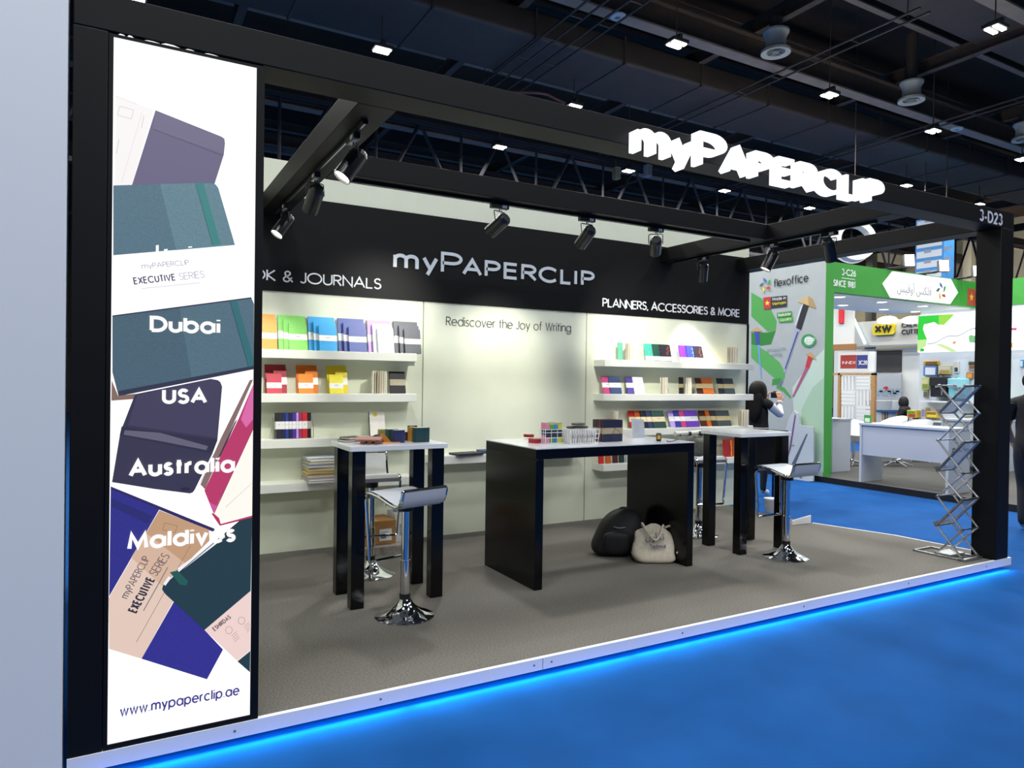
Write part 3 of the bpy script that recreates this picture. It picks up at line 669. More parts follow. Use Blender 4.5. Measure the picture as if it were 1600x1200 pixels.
# pile of envelopes on the lowest shelf
pc = ('dcdfe6', 'e7e0c8', 'cfd2de', 'd9c490', 'cdb47c', 'd8bf8c', 'b9b2c0', 'eeeae6')
pn = ('pale blue', 'cream', 'grey blue', 'tan', 'dark tan', 'buff', 'mauve', 'white')
zz = SL[3]+.001
for k in range(7, -1, -1):
    th = .02+.006*(k % 3); dx = random.uniform(-.012, .012); dy = random.uniform(-.01, .01)
    t = thing('paper_sleeve', '%s paper sleeve, number %s from the top of the pile' % (pn[k], ('one', 'two', 'three', 'four', 'five', 'six', 'seven', 'eight')[k]), 'paper', (1.56+dx, 6.0+dy, zz), random.uniform(-.06, .06), 'pile of paper sleeves')
    b = MB(); b.box(-.17, .17, -.12, .12, 0, th*.45); b.m = 1; b.box(-.165, .168, -.117, .117, th*.45, th*.7); b.m = 0; b.box(-.17, .165, -.12, .12, th*.7, th); b.build('sheets', [C(pc[k]), C('8d8578')], t, local=True)
    zz += th+.0008
# things on the floor under the shelf
bx = thing('cardboard_box', 'brown cardboard box with white label under the lowest journals shelf', 'box', (1.93, 5.9, ZP), .05)
b = MB(); b.box(-.17, .17, -.14, .14, .07, .27); b.build('carton', mat('cardboard', 'a87a45', .8, noise=.08, scale=15), bx, local=True)
b = MB(); b.box(.02, .13, -.1415, -.14, .10, .2); b.m = 1; b.box(.03, .10, -.142, -.1415, .17, .175); b.box(.03, .08, -.142, -.1415, .12, .15); b.build('shipping_label', [C('e6e8ea'), C('6a7480')], bx, local=True)
b = MB(); b.box(-.02, .02, -.14, .14, .2695, .271); b.build('tape', C('b98f5c'), bx, local=True)
pd = thing('paper_pack', 'flat pack of grey paper under the brown cardboard box', 'paper', (1.95, 5.86, ZP), .03)
b = MB(); b.box(-.27, .27, -.18, .2, 0, .066); b.build('pack', mat('paper_pack', '9a938e', .4, noise=.25, scale=30), pd, local=True)
wb = thing('white_box', 'white box with printed label beside the brown cardboard box', 'box', (2.22, 5.93, ZP), -.04)
b = MB(); b.box(-.10, .10, -.12, .12, .067, .31); b.build('carton', C('dcdde2'), wb, local=True)
b = MB(); b.box(-.06, .07, -.1215, -.12, .12, .22); b.build('printed_label', mat('print_grey', 'a4a7ae', .6, noise=.4, scale=80), wb, local=True)
wf = thing('plastic_bag', 'crumpled clear plastic bag lying on the white box', 'bag', (2.22, 5.92, ZP+.311))
b = MB(); b.blob((0, 0, .035), .09, .09, .035, .8, 18, 10, lambda p: p+Vector((0, 0, .008*math.sin(p.x*90)*math.cos(p.y*80)))); b.build('film', mat('plastic_film', 'c8d4da', .15, spec=.8), wf, local=True)
# ---------------------------------------------------------------- planners wall
def rpx(a, py=613, y=6.03): return atY(a, py, y).x
gR = 'notebooks on the planners shelves'
def fan(shelf, where, items, xa, xb, h, band, lean=12, py=613, bz=(.36, .64), y0=6.04, hb=None):
    """overlapping notebooks: each behind and further left than the next"""
    n = len(items); X0, X1 = rpx(xa, py), rpx(xb, py)
    for k, (nm, col, fx0, fx1) in enumerate(items):
        a = X0+(X1-X0)*fx0; c = X0+(X1-X0)*fx1
        notebook('%s notebook %s' % (nm, where.replace(' on the', ',')), (a+c)/2, y0-.0165*k, SL[shelf]+.0015, c-a, h, .012, col, band if isinstance(band, str) else (band[k] if band else None), math.radians(lean+4), bz=bz, group=gR)
# top shelf
notebook('pale teal notebook standing upright at the start of the top planners shelf', rpx(971, 560), 6.05, SL[0]+.001, .055, .19, .02, '6fc3a4', None, .05, group=gR)
open_book('brown covered notebook standing open at the start of the top planners shelf', rpx(984, 560, 6.0), 6.03, SL[0]+.001, .11, .185, '7a5c48', gO)
def motif(t, w, h, th):
    b = MB()
    for k in range(7):
        x = w*(.10+.28*random.random()); z = h*(.4+.075*k)
        b.box(x-w*.1, x+w*.08, -th/2-.001, -th/2-.0001, z, z+h*.03)
    b.build('cover_print', C('d4602c'), t, local=True)
def motif2(t, w, h, th):
    b = MB()
    for k in range(7):
        z = h*(.38+.075*k); b.box(-w*.12+.01*math.sin(k*2), w*.04+.008*math.cos(k*3), -th/2-.001, -th/2-.0001, z, z+h*.028)
    b.build('cover_print', C('cfd6d4'), t, local=True)
def trio(xa, xb, cols, lab):
    X0, X1 = rpx(xa, 563), rpx(xb, 563); w = X1-X0
    for k, (nm, col, a, ex) in enumerate(cols):
        notebook('%s planner in the %s set, top planners shelf' % (nm, lab), X0+w*(a+1)/2, 6.05-.02*k, SL[0]+.001, w*(1-a), .2-.004*k, .014, col, 'f4f2f2', math.radians(15), bz=(.03, .28), extra=ex, group='printed planners on the top shelf')
trio(1012, 1048, (('turquoise', '57c9b4', 0, None), ('dark green', '2d5a48', .3, motif2), ('charcoal and orange print', '33303c', .55, motif)), 'turquoise')
trio(1066, 1098, (('violet', '7a34c4', 0, None), ('cobalt blue', '3c4cb4', .3, motif2), ('charcoal and orange print', '33303c', .6, motif)), 'violet')
open_book('cream notebook fanned open at the far end of the top planners shelf', rpx(1143, 565, 6.0), 6.03, SL[0]+.001, .18, .19, 'd9b87c', gO, 10)
# second shelf
fan(1, 'with white band in the pink and navy pair on the second planners shelf', (('pink', 'd0568e', 0, .6), ('navy', '44547e', .35, 1)), 944, 971, .19, 'fbfaf8')
fan(1, 'in the violet and white pair on the second planners shelf', (('violet', '5a4a9e', 0, .6), ('white', 'f4f2fa', .38, 1)), 982, 1007, .19, 'fbfaf8')
open_book('white notebook standing open in the middle of the second planners shelf', rpx(1038, 613, 6.0), 6.03, SL[1]+.001, .12, .185, 'e9e6de', gO)
notebook('black notebook with beige band next to an open one on the second planners shelf', rpx(1067.5, 613), 6.06, SL[1]+.001, .06, .19, .014, '24221f', 'b8a67c', .06, group=gR)
open_book('white notebook standing open beside the black one on the second planners shelf', rpx(1077.5, 613, 6.0), 6.02, SL[1]+.001, .09, .185, 'efece6', gO, 7)
fan(1, 'with beige band in the brown and orange pair on the second planners shelf', (('dark brown', '3a2620', 0, .6), ('orange brown', 'b45c24', .34, 1)), 1091, 1115, .19, 'c9b489')
fan(1, 'with beige band in the dark pair on the second planners shelf', (('black', '1c2230', 0, .6), ('slate', '36404a', .34, 1)), 1125, 1148, .19, 'b5a780')
# third shelf
open_book('brown notebook standing open at the start of the third planners shelf', rpx(962, 664, 6.0), 6.03, SL[2]+.001, .11, .19, '8a5a3a', gO)
fan(2, 'with cream band in the rainbow fan on the third planners shelf', (('red', 'b8261e', 0, .36), ('orange', 'b4531c', .16, .5), ('black', '24262e', .31, .65), ('navy', '2f3c66', .46, .75), ('dark green', '2f4a44', .6, 1)), 987, 1036, .2, 'e6d7ae', 15, 665)
fan(2, 'with white band in the violet fan on the third planners shelf', (('lilac', 'b8a0e4', 0, .4), ('navy', '33409a', .18, .6), ('pink', 'c8487e', .36, .8), ('violet', '6a3cb4', .52, 1)), 1049, 1089, .195, 'f3f1f4', 15, 664)
fan(2, 'with beige band in the dark fan on the third planners shelf', (('brown', '4a2620', 0, .4), ('bright orange', 'd0641e', .2, .5), ('charcoal', '2a2a30', .33, .75), ('slate green', '3a4446', .5, 1)), 1097, 1139, .19, 'b9aa7e', 15, 663)
open_book('cream notebook fanned open at the far end of the third planners shelf', rpx(1159, 662, 6.0), 6.02, SL[2]+.001, .19, .19, 'dcbf80', gO, 10)
# lowest shelf
for k, (nm, col, a) in enumerate((('red', 'c8281e', 937), ('orange', 'c05a24', 948), ('maroon', '4c1c24', 959), ('dark green', '24382f', 969), ('pale grey', 'b8bcc4', 979))):
    notebook('%s notebook standing on the lowest planners shelf behind the counter' % nm, atY(a+5, 722, 6.0).x, 6.03, SL[3]+.001, .06, .12, .02, col, None, .1, group='small notebooks on the lowest planners shelf')
def bow(t, w, h, th):
    b = MB(); b.tube([(w*.3, -th/2-.002, .01), (w*.3, -th/2-.002, h*.45), (w*.34, -th/2-.003, h*.98)], .004, 6); b.tube([(w*.2, -th/2-.002, .01), (w*.27, -th/2-.003, h*.5), (w*.2, -th/2-.002, h*.95)], .003, 6)
    b.blob((w*.28, -th/2-.006, h*.5), .012, .005, .012, 1, 10, 6); b.build('elastic_bow', C('e9b43a'), t, local=True)
notebook('red notebook with yellow elastic bow on the lowest planners shelf', rpx(1138, 712, 6.0), 6.0, SL[3]+.001, .15, .205, .03, 'a5141c', None, .08, .15, extra=bow)
notebook('orange notebook behind the red one with yellow bow on the lowest planners shelf', rpx(1147, 712, 6.05), 6.05, SL[3]+.001, .12, .215, .02, 'd0501c', None, .06, .1)
gb = thing('cloth_bag', 'grey cloth bag lying on the stool behind the black counter', 'bag', (5.0, 5.12, .868))
b = MB(); b.blob((0, 0, .105), .14, .11, .10, .8, 20, 12, lambda p: p+Vector((0, 0, .012*math.sin(p.x*40)))); b.build('cloth', mat('grey_cloth', '6c6f66', .9, noise=.2, scale=30), gb, local=True)
pr = thing('poster_roll', 'black and white rolled papers lying on top of the grey cloth bag', 'paper', (4.88, 5.10, 1.082))
b = MB(); b.tube([(-.24, -.02, .012), (.22, .0, .018)], .022, 12); b.build('roll', C('dfe0d8'), pr, local=True)
b = MB()
for x in (-.2, -.08, .06, .15): b.tube([(x, -.018, .012), (x+.035, -.015, .012)], .0225, 12)
b.build('dark_print', C('22241f'), pr, local=True)
bk = thing('dark_folder', 'dark grey folder lying on the middle shelf beside the black counter', 'folder', (2.88, 6.0, .878), .12)
b = MB(); b.box(-.14, .14, -.085, .085, 0, .018); b.build('cover', C('2c2e36'), bk, local=True); b = MB(); b.box(-.137, .1405, -.082, .0855, .004, .014); b.build('page_block', C('8a8d92'), bk, local=True)
bk = thing('navy_folder', 'navy folder lying on the middle shelf behind the dark grey folder', 'folder', (3.17, 6.06, .878), .05)
b = MB(); b.box(-.12, .12, -.07, .07, 0, .03); b.build('cover', C('3a4a6a'), bk, local=True); b = MB(); b.box(-.117, .1205, -.068, .0705, .005, .025); b.build('page_block', C('c8c8c4'), bk, local=True)
# ---------------------------------------------------------------- on the bar table with boxes
TZ = 1.1525
def flat_book(label, x, y, w, d, th, col, rz, z=TZ, page='efeae0', name='notebook', cat='notebook', rx=0):
    t = thing(name, label, cat, (x, y, z), rz); t.rotation_euler.x = rx
    b = MB(); b.box(-w/2, w/2, -d/2, d/2, 0, .0025); b.box(-w/2, w/2, -d/2, d/2, th-.0025, th); b.box(-w/2, w/2, d/2-.003, d/2, .0025, th-.0025); b.build('cover', C(col, .5), t, local=True)
    b = MB(); b.box(-w/2+.003, w/2-.003, -d/2+.002, d/2-.003, .0026, th-.0026); b.build('page_block', C(page), t, local=True); return t
flat_book('black edged white notebook lying lowest at the table corner', 1.40, 4.77, .13, .10, .016, '2a2426', .3)
flat_book('maroon edged white notebook lying on top at the table corner', 1.415, 4.775, .13, .10, .016, '4a2a30', .45, TZ+.017)
flat_book('orange notebook lying flat behind the brown leather folder', 1.53, 4.76, .12, .08, .02, 'd08a34', -.2)
flat_book('pale brown leather folder lying over rolled pens near the table front', 1.475, 4.58, .17, .12, .010, 'b07c70', -.5, TZ+.027, 'b07c70', 'leather_folder', 'folder', .10)
pr2 = thing('pen_loops', 'dark red leather pen loops under the pale brown folder', 'pen case', (1.46, 4.56, TZ))
b = MB()
for k in range(3): b.tube([(-.055+.045*k, -.045-.012*k, .0125), (.02+.045*k, .05-.012*k, .0125)], [.004, .012, .012, .012] and .012, 12)
b.build('loops', C('6e3a36', .5), pr2, local=True)
oc = thing('orange_sleeve', 'orange leather sleeve standing curled open beside the navy box', 'sleeve', (1.585, 4.575, TZ), .3)
b = MB(); n = 10
pts = [(-.05+.1*k/n, .03*math.sin(PI*k/n)) for k in range(n+1)]
for k in range(n):
    (x0, y0), (x1, y1) = pts[k], pts[k+1]; h0 = .005+.055*math.sin(PI*k/n); h1 = .005+.055*math.sin(PI*(k+1)/n)
    b.add([(x0, y0, 0), (x1, y1, 0), (x1, y1, h1), (x0, y0, h0), (x0, y0+.004, 0), (x1, y1+.004, 0), (x1, y1+.004, h1), (x0, y0+.004, h0)], [(0, 1, 2, 3), (5, 4, 7, 6), (3, 2, 6, 7), (0, 4, 5, 1)])
b.build('leather', C('e0912c', .45), oc, local=True)
b = MB(); b.box(-.05, .09, -.05, .0, .0, .006); b.build('flap', C('d9a468', .5), oc, local=True)
bl_ = thing('black_sleeve', 'black leather sleeve lying behind the orange one on the table', 'sleeve', (1.625, 4.745, TZ), .1)
b = MB(); b.blob((0, 0, .024), .07, .04, .024, .7, 16, 8); b.build('leather', C('17161a', .4), bl_, local=True)
def small_box(label, xa, xb, yb, h, y, col, d=.05, band=None):
    X0, X1 = atY(xa, yb, y).x, atY(xb, yb, y).x
    t = thing('small_notebook', label, 'notebook', ((X0+X1)/2, y+d/2, TZ), 0, 'small notebooks on the bar table')
    b = MB(); b.rbox((X0-X1)/2, (X1-X0)/2, -d/2, d/2, 0, h, .008); b.build('cover', C(col, .5), t, local=True)
    b = MB(); b.box((X0-X1)/2+.006, (X1-X0)/2-.006, -d/2+.006, d/2-.006, h-.0005, h+.0006); b.build('page_block', C('d9d4c6'), t, local=True)
    b = MB(); b.box((X1-X0)*.1, (X1-X0)*.12, -d/2-.0006, -d/2, .001, h-.001); b.build('fold', C('15151a'), t, local=True)
small_box('pale yellow green small notebook furthest back on the bar table', 592.5, 606, 680, .075, 4.80, 'b3b25e', .04)
small_box('teal small notebook behind the navy one on the bar table', 605, 622, 688, .085, 4.66, '245853', .05)
small_box('navy small notebook in the middle front of the bar table', 615, 633, 691, .085, 4.565, '252f62', .05)
small_box('maroon small notebook between the navy and mustard ones', 634, 640, 686, .06, 4.70, '4e1c28', .04)
small_box('black small notebook behind the mustard one on the bar table', 638, 652, 684, .103, 4.72, '1f1a16', .025)
small_box('mustard small notebook between the black and teal ones', 640.5, 650, 688.5, .098, 4.645, 'c98a1e', .05)
small_box('large dark teal small notebook nearest the table end', 648.5, 671.5, 690.5, .1, 4.545, '123e42', .06)
# ---------------------------------------------------------------- on the black counter
CZ = 1.1085
def cp(px, py): return atZ(px, py, CZ)
for (px, py, lab, z) in ((841, 692, 'red ribbon roll lying flat at the front of the counter', .032), (829, 683, 'small red ribbon roll lying behind the larger one on the counter', .022)):
    p = cp(px, py); p.y += .03; t = thing('ribbon_roll', lab, 'ribbon', (p.x, p.y, CZ), 0)
    R = .062 if z > .03 else .045
    b = MB(); b.lathe([(R*.4, 0), (R, 0), (R, z), (R*.4, z), (R*.4, .001)], 28); b.build('ribbon', C('a01f26', .4), t, local=True)
    b = MB(); b.lathe([(R*.38, .001), (R*.38, z+.001), (R*.25, z+.001), (R*.25, .001)], 20); b.build('core', C('d8d2c8'), t, local=True)
# wire caddies with sticky notes
pa, pb2 = cp(852.5, 694), cp(880, 692); y0 = pa.y+.005; X0 = pa.x; X1 = atY(880, 692, y0).x; d = .085; hh = .155
cd = thing('wire_caddy', 'small white wire caddy holding sticky note pads on the counter', 'caddy', ((X0+X1)/2, y0+d/2, CZ))
b = MB()
for z in (.004, .045, .085, .108):
    b.tube([(X0, y0, CZ+z), (X1, y0, CZ+z), (X1, y0+d, CZ+z), (X0, y0+d, CZ+z)], .0025, 5, closed=True)
for k in range(4):
    x = X0+(X1-X0)*k/3; b.tube([(x, y0, CZ+.004), (x, y0, CZ+.108)], .002, 5); b.tube([(x, y0+d, CZ+.004), (x, y0+d, CZ+.108)], .002, 5)
for k in (1, 2): b.tube([(X0, y0+d*k/3, CZ+.004), (X0, y0+d*k/3, CZ+.108)], .002, 5)
b.build('wire_frame', mat('white_wire', 'e6e8ec', .35), cd)
cols = (('pink', 'd98aa4'), ('green', '5fa838'), ('blue', '3c86c8'), ('yellow', 'd4d62c'))
w4 = (X1-X0-.016)/4
for zi, (z0, h, lay_) in enumerate(((.007, .058, 'bottom'), (.108, .052, 'top'))):
    for k, (nm, c) in enumerate(cols):
        x = X0+.008+w4*k
        t = thing('sticky_note_pad', '%s sticky note pad in the %s row of the wire caddy' % (nm, lay_), 'sticky notes', (x+w4/2, y0+d/2, CZ+z0), 0, 'sticky note pads in the wire caddy')
        b = MB(); b.box(-w4/2+.001, w4/2-.001, -d/2+.008, d/2-.008, 0, h); b.build('pad', C(c, .7), t, local=True)
        b = MB(); b.box(-w4/2+.001, w4/2-.001, -d/2+.0078, -d/2+.0081, h*.72, h); b.build('gum_edge', C('c9b08a' if zi else '2a2f40'), t, local=True)
t = thing('sticky_note_pad', 'dark navy pad lying between the two rows of coloured sticky notes', 'sticky notes', ((X0+X1)/2, y0+d/2, CZ+.066), 0, 'sticky note pads in the wire caddy')
b = MB(); b.box(-(X1-X0)/2+.008, (X1-X0)/2-.008, -d/2+.008, d/2-.008, 0, .038); b.build('pad', C('252b3c'), t, local=True)
# wire basket
y0 = cp(905, 694).y+.005; X0 = atY(891.5, 692, y0).x; X1 = atY(934, 691, y0).x; d = .17; hb = .105
wbk = thing('wire_basket', 'white wire basket of paper strips beside the row of notebooks', 'basket', ((X0+X1)/2, y0+d/2, CZ))
b = MB()
for k in range(4):
    z = CZ+.004+hb*k/3; s = .012*k/3; b.tube([(X0-s, y0-s, z), (X1+s, y0-s, z), (X1+s, y0+d+s, z), (X0-s, y0+d+s, z)], .0028 if k in (0, 3) else .0015, 5, closed=True)
for k in range(7):
    x = X0+(X1-X0)*k/6; b.tube([(x, y0, CZ+.004), (x+(k-3)*.004, y0-.012, CZ+.004+hb)], .0018, 5)
    if k < 6:
        y = y0+d*k/5; b.tube([(X0, y, CZ+.004), (X0-.012, y, CZ+.004+hb)], .0018, 5); b.tube([(X1, y, CZ+.004), (X1+.012, y, CZ+.004+hb)], .0018, 5)
b.build('wire_frame', mat('white_wire'), wbk)
for k in range(11):
    x = X0+.014+(X1-X0-.03)*k/10; a = random.uniform(-.06, .06)
    t = thing('card_strip', 'white bookmark card standing in the wire basket', 'card', (x, y0+d*.5, CZ+.008), 0, 'bookmark cards in the wire basket')
    t.rotation_euler = (0, a*.6, 0)
    b = MB(); b.box(-.0055, .0055, -d*.42, d*.42, 0, .088+.012*random.random()); b.m = 1; b.box(-.0057, -.0002, -d*.422, -d*.42, .01+.03*random.random(), .07); b.build('card', [C('e2e0dc'), C('3c3a40')], t, local=True)
for k, (dx, dz, rz, c, nm) in enumerate(((-.05, .112, .3, '2a2624', 'black'), (.02, .112, -.25, '4c4440', 'dark brown'), (-.0, .137, .1, '5c5452', 'grey brown'))):
    t = thing('pen_pouch', '%s leather pen pouch lying on top of the wire basket' % nm, 'pouch', ((X0+X1)/2+dx, y0+d*.5, CZ+dz), rz)
    b = MB(); b.blob((0, 0, .011), .065, .03, .0105, .7, 18, 8); b.build('leather', C(c, .5), t, local=True)
# row of notebooks on the counter
y0 = cp(960, 690).y; h = .172
xs = atY(942, 689, y0).x; xe = atY(972.5, 690, y0).x
rowc = (('brown', '4a2c28'), ('plum', '3a2028'), ('black', '191619'), ('dark grey', '241f22'), ('charcoal', '1c1a1e'), ('red', '7a1f22'), ('maroon', '4a1c20'))
def elastic(t, w, h, th):
    b = MB(); b.tube([(-w*.2, -th/2-.001, .001), (w*.12, -th/2-.0015, h*.62), (w*.38, -th/2-.001, h*.40)], .002, 4); b.build('elastic_strap', C('0e0e12'), t, local=True)
notebook('dark navy notebook with beige band facing front of the row on the counter', (xs+xe)/2, y0+.008, CZ+.0005, xe-xs, h, .015, '1f2540', 'a8997c', 0, bz=(.36, .64), extra=elastic)
for k, (nm, c) in enumerate(rowc):
    notebook('%s notebook with beige band in the row behind the dark navy one' % nm, (xs+xe)/2, y0+.008+.0165*(7-k)+.009, CZ+.0005, xe-xs, h, .0145, c, 'a8947c', 0, bz=(.36, .64), group='notebooks in the row on the counter')
# acrylic holder
p = cp(998, 684); ah = thing('sign_holder', 'clear acrylic sign holder with pale grey sheet standing on the counter', 'sign holder', (p.x, p.y, CZ), 0)
b = MB(); b.T = Matrix.Rotation(math.radians(-12), 4, 'X') @ Matrix.Rotation(.07, 4, 'Y'); b.box(-.068, .068, -.0015, .0015, .002, .162); b.build('sheet', mat('acrylic', 'c9d0d8', .15, spec=.8), ah, local=True)
b = MB(); b.T = Matrix.Rotation(math.radians(-12), 4, 'X') @ Matrix.Rotation(.07, 4, 'Y')
for k in range(6): b.box(-.045, .005+.006*(k % 3), -.0021, -.0015, .05+.016*k, .054+.016*k)
b.build('print', C('a3abb5'), ah, local=True)
b = MB(); b.T = None; b.box(-.068, .068, 0.0, .07, 0, .003); b.build('foot', mat('acrylic'), ah, local=True)
p = cp(1033, 690); tp = thing('tape_roll', 'black and yellow tape measure at the far end of the counter', 'tape measure', (p.x, p.y+.03, CZ), .9)
b = MB(); b.lathe([(.001, -.02), (.03, -.02), (.034, -.014), (.034, .014), (.03, .02), (.001, .02)], 24, Matrix.Translation((0, 0, .035)) @ Matrix.Rotation(PI/2, 4, 'X')); b.build('case', C('17171a', .35), tp, local=True)
b = MB(); b.lathe([(.001, .0201), (.019, .0201), (.019, .022), (.001, .022)], 20, Matrix.Translation((0, 0, .035)) @ Matrix.Rotation(PI/2, 4, 'X')); b.box(-.036, -.033, -.012, .012, .02, .05); b.build('badge', C('c9a02a', .4), tp, local=True)
b = MB(); a = cp(1042, 690); pts = [cp(1038.5, 688)+Vector((.02, 0, .003)), cp(1046, 691)+Vector((0, .02, .003)), cp(1056, 690)+Vector((0, .02, .003)), cp(1062, 687)+Vector((0, .02, .003))]
tag(b.tube(pts, .003, 6, smooth=.03).build('black_cable', C('15151a')), 'short black cable lying beside the tape measure on the counter', 'cable')
# ---------------------------------------------------------------- bags under the counter
bp = thing('backpack', 'black backpack slumped against the inner side panel of the counter', 'backpack', (3.76, 4.80, ZP), math.radians(-28))
def sl_(p): 
    k = (p.z+.19)/.38; return Vector((p.x*(1.12-.30*k)+.10*(k-.5), p.y*(1.1-.35*k)+.05*k, p.z-.05*max(0, -p.x)*k*4))
b = MB(); b.blob((0, 0, .20), .20, .12, .20, .62, 28, 18, sl_); b.build('body', mat('black_nylon', '141417', .65, noise=.2, scale=20), bp, local=True)
b = MB(); b.blob((-.03, -.098, .125), .12, .04, .095, .6, 20, 12); b.build('front_pocket', mat('black_nylon'), bp, local=True)
b = MB(); b.tube([(0, .03, .365), (.02, .04, .40), (.08, .04, .40), (.10, .03, .365)], .008, 8, smooth=.03); b.build('top_handle', C('1c1c20'), bp, local=True)
b = MB(); b.tube([(.14, .08, .33), (.19, .10, .25), (.19, .08, .10)], .012, 8, smooth=.05); b.tube([(-.09, .08, .30), (-.17, .08, .2), (-.20, .06, .05)], .012, 8, smooth=.05); b.build('shoulder_strap', C('1c1c20'), bp, local=True)
b = MB(); b.tube([(-.06, -.098, .262), (-.01, -.10, .25), (.04, -.097, .258)], .004, 6, smooth=.02); b.build('reflective_mark', C('8d9096'), bp, local=True)
tb = thing('tote_bag', 'cream cotton tote bag with Arabic print leaning on the black backpack', 'tote bag', (3.86, 4.44, ZP), math.radians(-27))
LEA = Matrix.Rotation(math.radians(-17), 4, 'X')
def bagfn(p):
    k = (p.z+.15)/.30; w = 1.0+.10*(1-k)-.18*max(0, k-.6)
    return Vector((p.x*w+.012*math.sin(p.z*30), p.y*(1.25-.8*k), p.z+.018*math.sin(p.x*22+1)*k-.012*abs(p.x)*k*6))
b = MB(); b.T = LEA; b.blob((0, .02, .155), .165, .055, .155, .45, 32, 20, bagfn); b.build('body', mat('canvas', 'cdc4b0', .9, noise=.12, scale=25, bump=.2), tb, local=True)
b = MB(); b.T = LEA
b.tube([(-.09, -.004, .30), (-.10, -.03, .33), (-.06, -.055, .24), (.0, -.062, .17), (.05, -.055, .23), (.08, -.02, .31), (.09, .0, .30)], .009, 7, smooth=.05)
b.tube([(.10, .01, .29), (.15, -.01, .31), (.19, -.03, .2), (.20, -.03, .10), (.175, -.03, .08)], .009, 7, smooth=.05); b.build('handle', mat('canvas_handle', 'd2c9b5', .9, noise=.1, scale=30), tb, local=True)
b = MB(); b.T = None
Rm = Matrix.Identity(4)
fo = MB()
font_mesh(fo, '\ufedd\ufeed\ufe8d\ufeaa\ufe97', (-.085, -.056, .165), (1, 0, 0), (0, 0, 1), .075, .004, .16)
letter(fo, 'Tadawul', (-.05, -.058, .118), (1, 0, 0), (0, 0, 1), .032, .13, .004, .05, .13)
fo.v = [LEA @ p for p in fo.v]; fo.build('print', C('2c2f5e'), tb, local=True, smooth=0)
# ---------------------------------------------------------------- zigzag brochure stand
xa, xb_ = 6.28, 6.525; yf, yb = 3.33, 3.545
lv = [.125]+[ (EYE+(atY(px, py, yy)-Vector((0, 0, EYE))).z) for px, py, yy in ((1469.5, 820, yb), (1512, 780, yf), (1472, 734.6, yb), (1513, 690.6, yf), (1475, 645, yb), (1516, 603, yf))]
zr = thing('brochure_stand', 'empty zigzag aluminium brochure stand beside the corner post', 'brochure stand', (6.4, 3.45, ZP))
for i in range(6):
    for x, s in ((xa, 1), (xb_, -1)):
        MB().tube([(x, yf, lv[i]), (x, yb, lv[i+1])], .0085, 6).build('scissor_arm', M_alu, zr); MB().tube([(x+s*.018, yb, lv[i]), (x+s*.018, yf, lv[i+1])], .0085, 6).build('scissor_arm', M_alu, zr)
for i in range(7):
    for y in (yf, yb):
        b = MB(); b.tube([(xa-.012, y, lv[i]), (xa-.011, y, lv[i]), (xa+.012, y, lv[i]), (xa+.013, y, lv[i]), (xb_-.013, y, lv[i]), (xb_-.012, y, lv[i]), (xb_+.011, y, lv[i]), (xb_+.012, y, lv[i])], [.011, .011, .011, .006, .006, .011, .011, .011], 8); b.build('pivot_rod', M_alu, zr)
M_acr = mat('frosted_acrylic', 'd3dde6', .25, alpha=.38, spec=.5)
for i in (5, 3, 1):
    a, c = Vector((0, yb, lv[i])), Vector((0, yf, lv[i+1])); n = (c-a).normalized().cross(Vector((1, 0, 0)))*.006
    b = MB(); b.prism([(xa+.02, a.y, a.z), (xb_-.02, a.y, a.z), (xb_-.02, c.y, c.z), (xa+.02, c.y, c.z)], n); pn_ = b.build('holder_panel', M_acr, zr)
    b = MB(); b.tube([(xa, a.y, a.z), (xb_, a.y, a.z), (xb_, c.y, c.z), (xa, c.y, c.z)], .011, 6, closed=True)
    b.prism([(xa, a.y+.004, a.z), (xb_, a.y+.004, a.z), (xb_, a.y+.03, a.z+.03), (xa, a.y+.03, a.z+.03)], (0, .004, -.004)); b.build('holder_frame', M_alu, zr)
b = MB(); b.box(xa-.02, xb_+.012, yf-.04, yf+.02, ZP+.001, ZP+.022); b.box(xa-.02, xa, yf, 3.74, ZP+.001, ZP+.014); b.box(xb_-.008, xb_+.012, yf, 3.74, ZP+.001, ZP+.014); b.box(xa-.02, xb_+.012, 3.72, 3.74, ZP+.001, ZP+.014); b.box(xa, xb_-.02, 3.42, 3.56, ZP+.001, ZP+.03); b.build('base_frame', M_alu, zr, bevel=.003)
# ================================================================ neighbouring stand
NX, NY = 9.9, 7.4
np_ = thing('floor_platform_neighbour', None, None, (12, 6.5, 0), kind='structure')
b = MB(); b.box(NX+.02, 14.6, 1.0, 9.9, 0, .088); b.build('carpet', M_dcarpet, np_)
b = MB(); b.box(NX, NX+.0195, 1.0, 9.9, 0, .092); b.build('black_edge', C('0e0e10'), np_)
# poster wall (faces the aisle) with its printed figures
pw = thing('wall_poster', None, None, (NX, 8.2, .088), kind='structure')
b = MB(); b.box(NX, NX+.1, NY, 9.05, .088, 3.56); b.build('wall_panel', M_lgrey, pw)
b = MB(); b.box(NX+.002, NX+.20, NY-.006, NY-.0005, .088, 3.56); b.build('green_edge', M_green, pw)
art = thing('wall_graphic', 'flexoffice wall print of pens in straw hats and a green ribbon', 'wall graphic', (NX, 8.2, .5))
lay2 = [0]
def gp(name, items):
    """printed shapes on the poster wall: (colour, pixel outline)"""
    b = MB(); ms = []; ks = {}
    for col, pts in items:
        if col not in ks: ks[col] = len(ms); ms.append(C(col, .6))
        b.m = ks[col]; lay2[0] += 1; x = NX-.0004*lay2[0]
        b.prism([Vector((x, p.y, p.z)) for p in (atX(a, c, NX) for a, c in pts)], (.0004, 0, 0))
    return b.build(name, ms, art, smooth=0)
def z5(*p): return [(1160+a/5, 380+c/5) for a, c in p]
